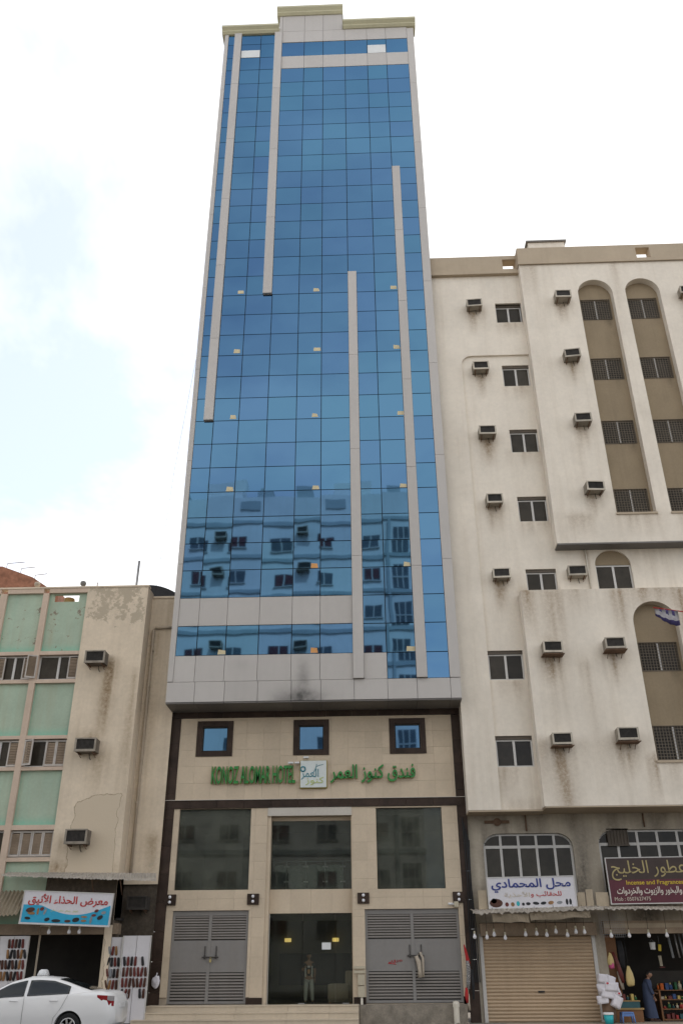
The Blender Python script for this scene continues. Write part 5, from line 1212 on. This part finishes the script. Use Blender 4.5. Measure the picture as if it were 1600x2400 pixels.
def shoe(x, y, z, m, where):
    lab = '%s shoe %s' % (shn[m], where)
    if m not in SP:
        o = thing('shoe', (x, y, z), lab, 'shoe', 'shoes on the display panels'); link('upper', SH[m], o, (x, y, z)); box('heel', x-.03, x+.03, y-.005, y-.001, z+.06, z+.13, 'trim_black', o); SP[m] = o
    else: o = dup(SP[m], (x, y, z), lab)
    o.rotation_euler = (0, random.gauss(0, .12), 0)
rn = ('top', 'second', 'third', 'bottom')
mm = ['leather_black', 'leather_brown', 'leather_red', 'leather_brown', 'leather_black', 'leather_red']
for r_, (z, k, skip) in enumerate(((1.92, 6, 5), (1.60, 7, 9), (1.28, 7, 9), (.96, 6, 3))):
    for i in range(k):
        if i == skip: continue
        shoe(-8.56+i*.125+(.12 if i > 3 and r_ in (0, 3) else 0), .19, z, random.choice(mm), 'in %s row, %s from narrow rack, on rack by hotel steps' % (rn[r_], ORD[i]))
for r_, z in enumerate((2.24, 1.90, 1.56, 1.22)):
    for i in range(4 if r_ else 3): shoe(-9.15+i*.115, .34, z, random.choice(mm+['shoe_grey', 'leather_tan']), 'in %s row, %s from the doorway, on the narrow rack' % (rn[r_], ORD[i]))
for r_, (z, k) in enumerate(((2.48, 5), (2.16, 6), (1.84, 8), (1.50, 8))):
    for i in range(k): shoe(-12.85+i*.118+(.25 if k < 7 else 0), .14, z, random.choice(mm+['leather_tan']), 'in %s row, %s from wide rack, on double rack under awning' % (rn[r_], ORD[k-1-i] if False else ORD[i]))
for r_, z in enumerate((1.84, 1.50, 1.2)):
    for i in range(6): shoe(-13.9+i*.13, .14, z, random.choice(mm), 'in %s row, %s from double rack, on wide rack under awning' % (rn[r_], ORD[5-i]))
st_ = thing('side_table', (-9.5, .3, 0), 'small yellow-topped table with white cartons at the shoe shop door', 'table'); box('table_top', -9.75, -9.32, .0, .4, .98, 1.02, 'wood_light', st_)
for x in (-9.72, -9.36):
    for y in (.03, .36): box('leg', x-.02, x+.02, y-.02, y+.02, 0, .98, 'leather_red', st_)
for i, x in enumerate((-9.66, -9.5)): tag(box('white_carton', x-.06, x+.06, .1, .25, 1.022, 1.13, 'white_plastic', None, .008), ('small white carton on the yellow-topped table' if i == 0 else 'small white carton at the doorway end of the yellow-topped table'), 'carton', 'cartons on the side table')
for i, x in enumerate((-11.2, -10.5, -10.15)): bulb(x, -.1, 2.86, 'bare bulb under the shoe shop sign, %s from the steep awning' % ORD[i])

# ------------------------------------------------------------------ building across the street (seen in the glass)
ob = thing('apartment_building', (-12, -40, 0), 'pale apartment block across the street mirrored in the tower glass', 'building')
OY = -36.2; OX0, OX1, OT = -34.0, 4.0, 39.6
box('body', OX0, OX1, OY-12, OY, 0, OT, 'opp_wall', ob)
ox = [-31, -27, -23, -19, -14.9, -11.4, -7.6, -3.7, .4]
wmesh = {}
floors = [35.0-3.42*k for k in range(10)]
for fi, z in enumerate(floors):
    box('floor_band', OX0-.1, OX1+.1, OY+.002, OY+.14, z+1.75, z+2.1, 'opp_band', ob)
    for i, x in enumerate(ox):
        w = 1.5 if i % 3 else 1.8
        f = box('window', x-w/2, x+w/2, OY+.003, OY+.05, z-.55, z+.55, 'opp_glass', ob)
        if (i+fi) % 2: box('curtain', x-w/2+.1, x-w*.05, OY+.052, OY+.06, z-.5, z+.5, 'curtain_red', f); box('curtain', x+w*.06, x+w/2-.1, OY+.052, OY+.06, z-.4, z+.5, 'curtain_red', f)
        box('mullion', x-.06, x+.06, OY+.061, OY+.1, z-.55, z+.55, 'alu', f); box('sill', x-w/2-.1, x+w/2+.1, OY+.003, OY+.16, z-.65, z-.555, 'alu', f)
    f = box('window', 2.2, 3.6, OY+.003, OY+.05, z-1.2, z+1.0, 'opp_glass', ob)
    for x in (2.6, 3.1): box('mullion', x-.05, x+.05, OY+.052, OY+.1, z-1.2, z+1.0, 'alu', f)
    box('transom', 2.2, 3.6, OY+.052, OY+.11, z-.2, z-.08, 'alu', f)
    box('stair_strip', 1.7, 1.95, OY+.002, OY+.3, z-1.7, z+1.7, 'opp_band', ob)
for i, (x, w, h) in enumerate(((-26, 4, 2.2), (-17.5, 2.2, 1.3), (-13, 3.2, 2.0), (-9.2, 1.6, 1.1), (-5.6, 1.5, 1.4), (-1.2, 3.4, 1.8), (2.6, 1.2, .9))): box('roof_room' if w > 3 else 'roof_tank', x-w/2, x+w/2, OY-4, OY-.6, OT, OT+h, 'opp_wall' if w > 3 else 'opp_band', ob)
for i, x in enumerate(ox[3:]):
    if i % 2 == 0: box('roof_box', x, x+1.8, OY+.002, OY+.1, OT-1.4, OT-.5, 'opp_band', ob)
fl_n = ('top', 'second', 'third', 'fourth', 'fifth', 'sixth')
for fi in range(5):
    for i in (4, 6):
        o = put_ac(ox[i]+1.9, OY, floors[fi]+.4, 'air conditioner on the mirrored block across the street, %s floor, %s its stair strip' % (fl_n[fi], 'nearer' if i == 6 else 'further from')); o.rotation_euler = (0, 0, math.pi); o.scale = (1.5, 1.5, 1.5)

# ------------------------------------------------------------------ people
def skinned(name, verts, edges, m, parent, base, root=0, sub=2):
    """grow a limbed surface over a jointed skeleton: verts are (x, y, z, radius x, radius y)"""
    me = bpy.data.meshes.new(name); me.from_pydata([v[:3] for v in verts], edges, []); o = bpy.data.objects.new(name, me); COL.objects.link(o)
    md = o.modifiers.new('skin', 'SKIN'); md.use_smooth_shade = True
    for i, v in enumerate(verts):
        s = me.skin_vertices[0].data[i]; s.radius = (v[3], v[4] if len(v) > 4 else v[3]); s.use_root = (i == root)
    ss = o.modifiers.new('sub', 'SUBSURF'); ss.levels = sub; ss.render_levels = sub
    bpy.context.view_layer.update(); out = bpy.data.meshes.new_from_object(o.evaluated_get(bpy.context.evaluated_depsgraph_get())); bpy.data.objects.remove(o, do_unlink=True)
    out.materials.clear(); out.materials.append(MATS[m]); out.polygons.foreach_set('use_smooth', [True]*len(out.polygons))
    for p in out.polygons: p.material_index = 0
    return link(name, out, parent, base)
def head(parent, base, yaw, pitch, m='skin', hairm='hair'):
    """skull with brow, nose, chin, ears and a hair cap; base is the neck top"""
    mt = Matrix.Rotation(yaw, 4, 'Z') @ Matrix.Rotation(pitch, 4, 'X')
    bm = bmesh.new(); bmesh.ops.create_uvsphere(bm, u_segments=20, v_segments=14, radius=1)
    for v in bm.verts:
        x, y, z = v.co; jaw = 1-.30*max(0, -z)**1.2; v.co = Vector((x*.075*jaw, y*.095*(1-.12*max(0, -z)), z*.115+.10))
        if y < -.8 and -.3 < z < .25 and abs(x) < .25: v.co.y -= .018*(1-abs(x)*3)
        if y < -.6 and .15 < z < .35 and .2 < abs(x) < .6: v.co.y += .008
    for s in (-1, 1): bmesh.ops.create_uvsphere(bm, u_segments=8, v_segments=6, radius=1, matrix=Matrix.Translation((s*.076, .01, .095)) @ Matrix.Diagonal((.012, .02, .032, 1)))
    h = link('face', mesh_from(bm, 'face', m, True), parent, base); h.rotation_euler = mt.to_euler()
    bm = bmesh.new(); bmesh.ops.create_uvsphere(bm, u_segments=20, v_segments=14, radius=1)
    bmesh.ops.delete(bm, geom=[v for v in bm.verts if v.co.z < (.30 if v.co.y < -.2 else -.35)], context='VERTS')
    for v in bm.verts: v.co = Vector((v.co.x*.081, v.co.y*.101+.004, v.co.z*.122+.10))
    hr = link('hair', mesh_from(bm, 'hair', hairm, True), parent, base); hr.rotation_euler = mt.to_euler()
def hand(name, parent, wrist, d, side):
    """palm with four curled fingers and a thumb leaving its side; d = pointing direction"""
    W = Vector(wrist); d = Vector(d).normalized(); s = Vector(side).normalized(); n = d.cross(s)
    V = [(0, 0, 0, .022, .016), (*(d*.045), .030, .016), (*(d*.085), .034, .015)]; E = [(0, 1), (1, 2)]
    for k, (o, l) in enumerate(((-.027, .062), (-.009, .072), (.009, .068), (.026, .054))):
        b = len(V); p = d*.09+s*o; V += [(*p, .010), (*(p+d*l*.5+n*.004), .009), (*(p+d*l*.8+n*.022), .008), (*(p+d*l*.85+n*.04), .007)]; E += [(2, b), (b, b+1), (b+1, b+2), (b+2, b+3)]
    b = len(V); V += [(*(d*.035-s*.032), .012), (*(d*.065-s*.05+n*.01), .010), (*(d*.09-s*.05+n*.02), .008)]; E += [(1, b), (b, b+1), (b+1, b+2)]
    return skinned(name, V, E, 'skin', parent, W)
def lobby_man():
    X, Yp, Z = -2.42, 2.25, .556
    t = thing('person', (X, Yp, Z), 'person in black shirt and light grey trousers standing inside the hotel entrance', 'person')
    # body: pelvis, spine, neck, arms (one forearm raised), legs
    V = [(0, 0, .86, .14, .10), (0, 0, 1.06, .13, .095), (0, 0, 1.24, .155, .10), (0, 0, 1.36, .12, .08), (0, 0, 1.44, .05, .05), (0, -.01, 1.50, .045, .045),
         (-.17, 0, 1.35, .055), (-.24, .0, 1.10, .042), (-.19, -.20, 1.13, .030),
         (.17, 0, 1.35, .055), (.23, .02, 1.08, .042), (.22, -.03, .86, .030),
         (-.09, 0, .80, .085), (-.11, 0, .46, .06), (-.12, .02, .09, .04), (-.13, -.10, .04, .038, .03),
         (.09, 0, .80, .085), (.12, -.02, .46, .06), (.14, .0, .09, .04), (.16, -.12, .04, .038, .03)]
    E = [(0, 1), (1, 2), (2, 3), (3, 4), (4, 5), (3, 6), (6, 7), (7, 8), (3, 9), (9, 10), (10, 11), (0, 12), (12, 13), (13, 14), (14, 15), (0, 16), (16, 17), (17, 18), (18, 19)]
    skinned('body', V, E, 'skin', t, (X, Yp, Z))
    skinned('shirt', [(0, 0, .84, .16, .115), (0, 0, 1.06, .15, .11), (0, 0, 1.24, .172, .115), (0, 0, 1.355, .135, .095), (-.175, 0, 1.345, .075), (-.225, .0, 1.18, .068), (.175, 0, 1.345, .075), (.225, .01, 1.17, .068)], [(0, 1), (1, 2), (2, 3), (3, 4), (4, 5), (3, 6), (6, 7)], 'shirt_black', t, (X, Yp, Z))
    skinned('trousers', [(0, 0, .90, .155, .115), (-.09, 0, .78, .10), (-.112, 0, .46, .078), (-.122, .015, .08, .066), (.09, 0, .78, .10), (.122, -.02, .46, .078), (.142, 0, .08, .066)], [(0, 1), (1, 2), (2, 3), (0, 4), (4, 5), (5, 6)], 'trouser_grey', t, (X, Yp, Z))
    for s in (-.125, .125): box('side_stripe', X+s-.018, X+s+.018, Yp-.125, Yp-.09, Z+.88, Z+1.26, 'shirt_white', t, .01, (0, 0, R(28 if s > 0 else -28)))
    box('chest_print', X-.045, X+.045, Yp-.138, Yp-.115, Z+1.0, Z+1.14, 'shirt_print', t, .01); box('badge', X-.05, X+.05, Yp-.135, Yp-.11, Z+1.2, Z+1.26, 'shirt_white', t, .01)
    for x, y in ((-.13, -.08), (.16, -.10)): box('shoe', X+x-.045, X+x+.045, Yp+y-.09, Yp+y+.13, Z+.001, Z+.075, 'trim_black', t, .025)
    hand('hand', t, (X-.19, Yp-.21, Z+1.135), (.45, -.5, .5), (1, .5, 0)); hand('hand', t, (X+.22, Yp-.035, Z+.85), (0, -.1, -1), (0, 1, 0))
    head(t, (X, Yp-.01, Z+1.49), R(6), R(4)); t.scale = (.94, .94, .94)
lobby_man()
def shop_man():
    X, Yp, Z = 9.30, 1.75, .012
    t = thing('person', (X, Yp, Z), 'person in long dark blue robe turned towards the goods in the perfume shop', 'person')
    V = [(0, 0, .78, .13, .11), (.0, 0, .96, .125, .10), (.01, 0, 1.10, .14, .10), (.05, 0, 1.20, .10, .08), (.08, 0, 1.26, .05), (.105, 0, 1.31, .045),
         (.02, -.17, 1.17, .055), (.05, -.21, .95, .042), (.14, -.2, .74, .03), (.02, .17, 1.17, .055), (.10, .2, .96, .042), (.22, .16, .84, .03),
         (0, -.085, .72, .08), (-.02, -.09, .40, .055), (-.06, -.09, .07, .04), (.04, -.09, .03, .035), (0, .085, .72, .08), (.08, .09, .40, .055), (.10, .09, .07, .04), (.2, .09, .03, .035)]
    E = [(0, 1), (1, 2), (2, 3), (3, 4), (4, 5), (3, 6), (6, 7), (7, 8), (3, 9), (9, 10), (10, 11), (0, 12), (12, 13), (13, 14), (14, 15), (0, 16), (16, 17), (17, 18), (18, 19)]
    skinned('body', V, E, 'skin', t, (X, Yp, Z))
    skinned('robe_sleeves', [(.03, 0, 1.16, .12, .11), (.02, -.175, 1.16, .075), (.05, -.215, .95, .066), (.13, -.205, .77, .058), (.02, .175, 1.16, .075), (.10, .205, .96, .066), (.20, .165, .86, .056)], [(0, 1), (1, 2), (2, 3), (0, 4), (4, 5), (5, 6)], 'thobe_blue', t, (X, Yp, Z))
    bm = bmesh.new(); A = []
    for z, x, rx, ry in ((1.245, .06, .06, .07), (1.20, .04, .12, .17), (1.08, .01, .165, .20), (.92, 0, .155, .185), (.75, 0, .17, .195), (.5, .01, .19, .20), (.25, .02, .21, .205), (.08, .03, .225, .21)):
        A.append([bm.verts.new((x+rx*math.cos(q)*(1+.06*math.sin(5*q)*(1.25-z)), ry*math.sin(q)*(1+.05*math.cos(6*q)*(1.25-z)), z)) for q in [2*math.pi*k/28 for k in range(28)]])
    for a, b in zip(A, A[1:]):
        for k in range(28): bm.faces.new((a[k], b[k], b[(k+1) % 28], a[(k+1) % 28]))
    bm.faces.new(A[0]); link('robe', mesh_from(bm, 'robe', 'thobe_blue', True), t, (X, Yp, Z))
    hand('hand', t, (X+.145, Yp-.2, Z+.73), (.3, 0, -1), (1, 0, .3)); hand('hand', t, (X+.225, Yp+.16, Z+.835), (.8, 0, -.3), (0, 1, 0))
    for x, y in ((.03, -.09), (.19, .09)): box('sandal', X+x-.12, X+x+.12, Yp+y-.045, Yp+y+.045, Z+.001, Z+.04, 'leather_brown', t, .015)
    head(t, (X+.105, Yp, Z+1.29), R(78), R(14))
shop_man()

# ------------------------------------------------------------------ white taxi
def interp(tab, s):
    for a, b in zip(tab, tab[1:]):
        if a[0] <= s <= b[0]:
            t = (s-a[0])/(b[0]-a[0]); t2 = t*t*(3-2*t) if False else t
            return [p+(q-p)*t2 for p, q in zip(a[1:], b[1:])]
    return tab[-1][1:]
taxi = thing('taxi', (-9.65, -4.08, -.15), 'white saloon taxi passing in front of the shoe shop', 'car')
def car():
    TX, TY, TZ = -12.33, -4.08, -.15+.11           # nose position; lengthwise coordinate s runs to the tail
    low = [(0, .55, .36, .52, .62, .66), (.12, .76, .25, .55, .74, .77), (.5, .88, .20, .60, .86, .90), (1.2, .915, .19, .63, .96, 1.01), (1.75, .92, .19, .64, 1.03, 1.08), (2.8, .925, .19, .65, 1.08, 1.12), (3.75, .925, .19, .66, 1.12, 1.16),
           (4.2, .92, .20, .67, 1.13, 1.19), (4.55, .90, .23, .68, 1.12, 1.19), (4.76, .86, .27, .68, 1.07, 1.16), (4.88, .79, .31, .68, .98, 1.05), (4.95, .66, .40, .66, .86, .9)]
    def sect(s):
        w, zb, zm, zbelt, zt = interp(low, s)
        return [(0, zb), (w*.86, zb), (w*.965, zb+.07), (w*.995, zm-.12), (w, zm), (w*.992, zm+.10), (w*.975, zbelt-.06), (w*.945, zbelt), (w*.86, zt-.008), (w*.45, zt+.012), (0, zt+.018)]
    bm = bmesh.new(); rings = []; S = [i*4.95/44 for i in range(45)]
    for s in S:
        h = sect(s); pts = [(s, -y, z) for y, z in h]+[(s, y, z) for y, z in h[-2:0:-1]]
        rings.append([bm.verts.new(p) for p in pts])
    for a, b in zip(rings, rings[1:]):
        k = len(a)
        for i in range(k): bm.faces.new((a[i], a[(i+1) % k], b[(i+1) % k], b[i]))
    bm.faces.new(rings[0][::-1]); bm.faces.new(rings[-1])
    me = mesh_from(bm, 'body', 'car_paint', True); body = bpy.data.objects.new('body', me); COL.objects.link(body)
    WB = ((.80, .33), (3.70, .33)); R_ = .34
    cut = bmesh.new()
    for x, z in WB: bmesh.ops.create_cone(cut, cap_ends=True, segments=40, radius1=R_+.055, radius2=R_+.055, depth=3, matrix=Matrix.Translation((x, 0, z)) @ Matrix.Rotation(R(90), 4, 'X'))
    cm = bpy.data.meshes.new('cut'); cut.to_mesh(cm); cut.free(); co = bpy.data.objects.new('cut', cm); COL.objects.link(co)
    md = body.modifiers.new('b', 'BOOLEAN'); md.operation = 'DIFFERENCE'; md.object = co; md.solver = 'EXACT'; bpy.context.view_layer.update()
    out = bpy.data.meshes.new_from_object(body.evaluated_get(bpy.context.evaluated_depsgraph_get())); bpy.data.objects.remove(body, do_unlink=True); bpy.data.objects.remove(co, do_unlink=True)
    for p in out.polygons: p.material_index = 0; p.use_smooth = True
    out.materials.clear(); out.materials.append(MATS['car_paint'])
    try: out.set_sharp_from_angle(angle=R(35))
    except Exception: pass
    O = (TX, TY, TZ); bd = link('body', out, taxi, O)
    def sub(name, bm, m, smooth=False, par=None): return link(name, mesh_from(bm, name, m, smooth), par or taxi, O)
    bm = bmesh.new(); addbox(bm, .3, 4.75, -.70, .70, .24, .9); sub('chassis', bm, 'trim_black')
    # cabin
    cab = [(1.05, 1.03, .84, .80), (1.45, 1.25, .855, .715), (1.85, 1.45, .86, .645), (2.3, 1.555, .86, .61), (2.7, 1.565, .86, .605), (3.1, 1.535, .86, .61), (3.5, 1.43, .86, .64), (3.9, 1.30, .855, .68), (4.30, 1.185, .845, .74)]
    def cs(s):
        zr, wb, wr = interp(cab, s); zb = interp(low, s)[3]-.01
        return zr, wb, wr, zb
    bm = bmesh.new(); rings = []; S = [1.05+i*(4.30-1.05)/40 for i in range(41)]
    for s in S:
        zr, wb, wr, zb = cs(s); e = max(.001, zr-zb)
        half = [(wb, zb), (wb-.012, zb+.02*e), (wr+(wb-wr)*.5, zb+e*.48), (wr+.02, zb+e*.86), (wr-.05, zb+e*.965), (wr*.6, zb+e*1.01), (0, zb+e*1.03)]
        rings.append([bm.verts.new(p) for p in [(s, -y, z) for y, z in half]+[(s, y, z) for y, z in half[-2::-1]]])
    for a, b in zip(rings, rings[1:]):
        for i in range(len(a)-1): bm.faces.new((a[i], a[i+1], b[i+1], b[i]))
    bm.faces.new(rings[0]); bm.faces.new(rings[-1][::-1])
    sub('cabin', bm, 'car_paint', True)
    def sidepoint(s, f, sg, o=.012):
        zr, wb, wr, zb = cs(s); e = zr-zb; tab = [(0, wb-.0), (.02, wb-.012), (.48, wr+(wb-wr)*.5), (.86, wr+.02)]
        for a, b in zip(tab, tab[1:]):
            if a[0] <= f <= b[0]: y = a[1]+(b[1]-a[1])*(f-a[0])/(b[0]-a[0]); break
        else: y = tab[-1][1]
        return (s, sg*(y+o), zb+e*f)
    def glass(name, s0, s1, sg, lo=.10, hi=.84):
        bm = bmesh.new(); n = 14; A = []
        for i in range(n+1):
            s = s0+(s1-s0)*i/n; zr, wb, wr, zb = cs(s); e = zr-zb; top = min(hi*e, max(.0, e-.075)); l0 = min(.03, e*.3)
            f0, f1 = l0/e, max(l0/e+.001, min(.85, top/e)); A.append([bm.verts.new(sidepoint(s, f0+(f1-f0)*k/5, sg)) for k in range(6)])
        for a, b in zip(A, A[1:]):
            for k in range(5): bm.faces.new((a[k], b[k], b[k+1], a[k+1]))
        bmesh.ops.solidify(bm, geom=bm.faces[:], thickness=.004); sub(name, bm, 'car_glass', True)
    for sg in (-1, 1): glass('side_window', 1.45, 2.33, sg); glass('side_window', 2.42, 3.62, sg)
    def screen(name, s0, s1):
        bm = bmesh.new(); A = []; n = 12
        for i in range(n+1):
            s = s0+(s1-s0)*i/n; zr, wb, wr, zb = cs(s); e = zr-zb; A.append([bm.verts.new((s, (wr-.06)*q, zb+e*(1.03-.05*q*q)+.006)) for q in (-1, -.6, -.2, .2, .6, 1)])
        for a, b in zip(A, A[1:]):
            for k in range(5): bm.faces.new((a[k], b[k], b[k+1], a[k+1]))
        bmesh.ops.solidify(bm, geom=bm.faces[:], thickness=.004); sub(name, bm, 'car_glass', True)
    screen('windscreen', 1.18, 1.90); screen('rear_window', 3.22, 4.18)
    # wheels
    for x, z in WB:
        for sg in (-1, 1):
            y = sg*.80; c = (TX+x, TY+y, TZ+z-.0)
            bm = bmesh.new(); lathe(bm, [(.22, -.1), (.30, -.11), (.335, -.08), (.34, 0), (.335, .08), (.30, .11), (.22, .1)], 36); bmesh.ops.rotate(bm, verts=bm.verts, cent=(0, 0, 0), matrix=Matrix.Rotation(R(90), 3, 'X'))
            w = link('wheel', mesh_from(bm, 'wheel', 'tyre', False), taxi, c)
            bm = bmesh.new(); lathe(bm, [(.225, -.02), (.225, .02), (.205, .03), (.2, .0)], 30)
            for k in range(7):
                a = 2*math.pi*k/7; bmesh.ops.create_cube(bm, size=1, matrix=Matrix.Rotation(a, 4, 'Z') @ Matrix.Translation((.115, 0, .015)) @ Matrix.Diagonal((.19, .05, .03, 1)))
            lathe(bm, [(.055, 0), (.055, .035), (.03, .045)], 16); bmesh.ops.rotate(bm, verts=bm.verts, cent=(0, 0, 0), matrix=Matrix.Rotation(R(90 if sg < 0 else -90), 3, 'X'))
            link('rim', mesh_from(bm, 'rim', 'rim'), w, (c[0], c[1]+sg*.10, c[2]))
    # lights, handles, seams, bumper line, plate, mirrors, roof sign
    for sg in (-1, 1):
        bm = bmesh.new(); A = []
        for i in range(9):
            t = i/8; s = 4.44+.46*t; w, zb, zm, zbelt, zt = interp(low, s); zl, zu = 1.045-.22*min(1, t*1.2), 1.105-.03*t
            A.append([bm.verts.new((s, sg*(w*(.972-.0*k)+.006), zl+(zu-zl)*k/2)) for k in range(3)])
        for q, (a, b) in enumerate(zip(A, A[1:])):
            for k in range(2): bm.faces.new((a[k], b[k], b[k+1], a[k+1])).material_index = 1 if (q > 4 and k == 1) else 0
        bmesh.ops.solidify(bm, geom=bm.faces[:], thickness=.012); sub('tail_light', bm, ['tail_red', 'tail_clear'])
        bm = bmesh.new()
        for s in (1.98, 3.12): addbox(bm, s, s+.2, sg*.925-.012, sg*.925+.012, .955, .985)
        for k, s in enumerate((1.98, 3.12)):
            bm.free(); bm = bmesh.new(); addtube(bm, [(s, sg*.93, .965), (s+.06, sg*.95, .972), (s+.16, sg*.95, .972), (s+.22, sg*.925, .968)], .014, 6); sub('door_handle', bm, 'car_paint', True)
            bm = bmesh.new()
        bm.free()
        bm = bmesh.new(); pts = [(2.38, sg*.928, 1.10), (2.375, sg*.930, .66), (2.39, sg*.926, .28)]; addtube(bm, pts, .004, 4); sub('door_seam', bm, 'trim_black')
        bm = bmesh.new(); pts = [(3.62, sg*.926, 1.12), (3.45, sg*.931, .78), (3.27, sg*.926, .55), (3.25, sg*.92, .30)]; addtube(bm, pts, .004, 4); sub('door_seam', bm, 'trim_black')
        bm = bmesh.new(); bmesh.ops.create_uvsphere(bm, u_segments=12, v_segments=8, radius=1, matrix=Matrix.Translation((1.45, sg*1.0, 1.14)) @ Matrix.Diagonal((.07, .11, .07, 1))); sub('wing_mirror', bm, 'car_paint', True)
        bm = bmesh.new(); addbox(bm, 1.20, 1.42, sg*.921-.003, sg*.921+.005, .70, .735); sub('orange_marker', bm, 'orange_mark')
        bm = bmesh.new(); addbox(bm, .02, .35, sg*.62-.14, sg*.62+.14, .62, .74); sub('headlight', bm, 'tail_clear')
    bm = bmesh.new(); addbox(bm, 4.93, 4.965, -.26, .26, .78, .90); sub('number_plate', bm, 'white_plastic')
    bm = bmesh.new(); addbox(bm, 4.70, 5.02, -.84, -.82, .60, .606); bm.free()
    bm = bmesh.new()
    v = [(2.39, -.24, 1.57), (2.65, -.24, 1.57), (2.65, .24, 1.57), (2.39, .24, 1.57), (2.46, -.2, 1.75), (2.58, -.2, 1.75), (2.58, .2, 1.75), (2.46, .2, 1.75)]
    vs = [bm.verts.new(p) for p in v]
    for f in ((0, 3, 2, 1), (4, 5, 6, 7), (0, 1, 5, 4), (1, 2, 6, 5), (2, 3, 7, 6), (3, 0, 4, 7)): bm.faces.new([vs[k] for k in f])
    bmesh.ops.bevel(bm, geom=bm.edges[:], offset=.025, segments=3, affect='EDGES'); sub('roof_sign', bm, 'white_plastic', True)
    bm = bmesh.new(); addbox(bm, 2.30, 2.72, -.34, .34, 1.556, 1.575); sub('roof_sign_base', bm, 'car_paint')
car()
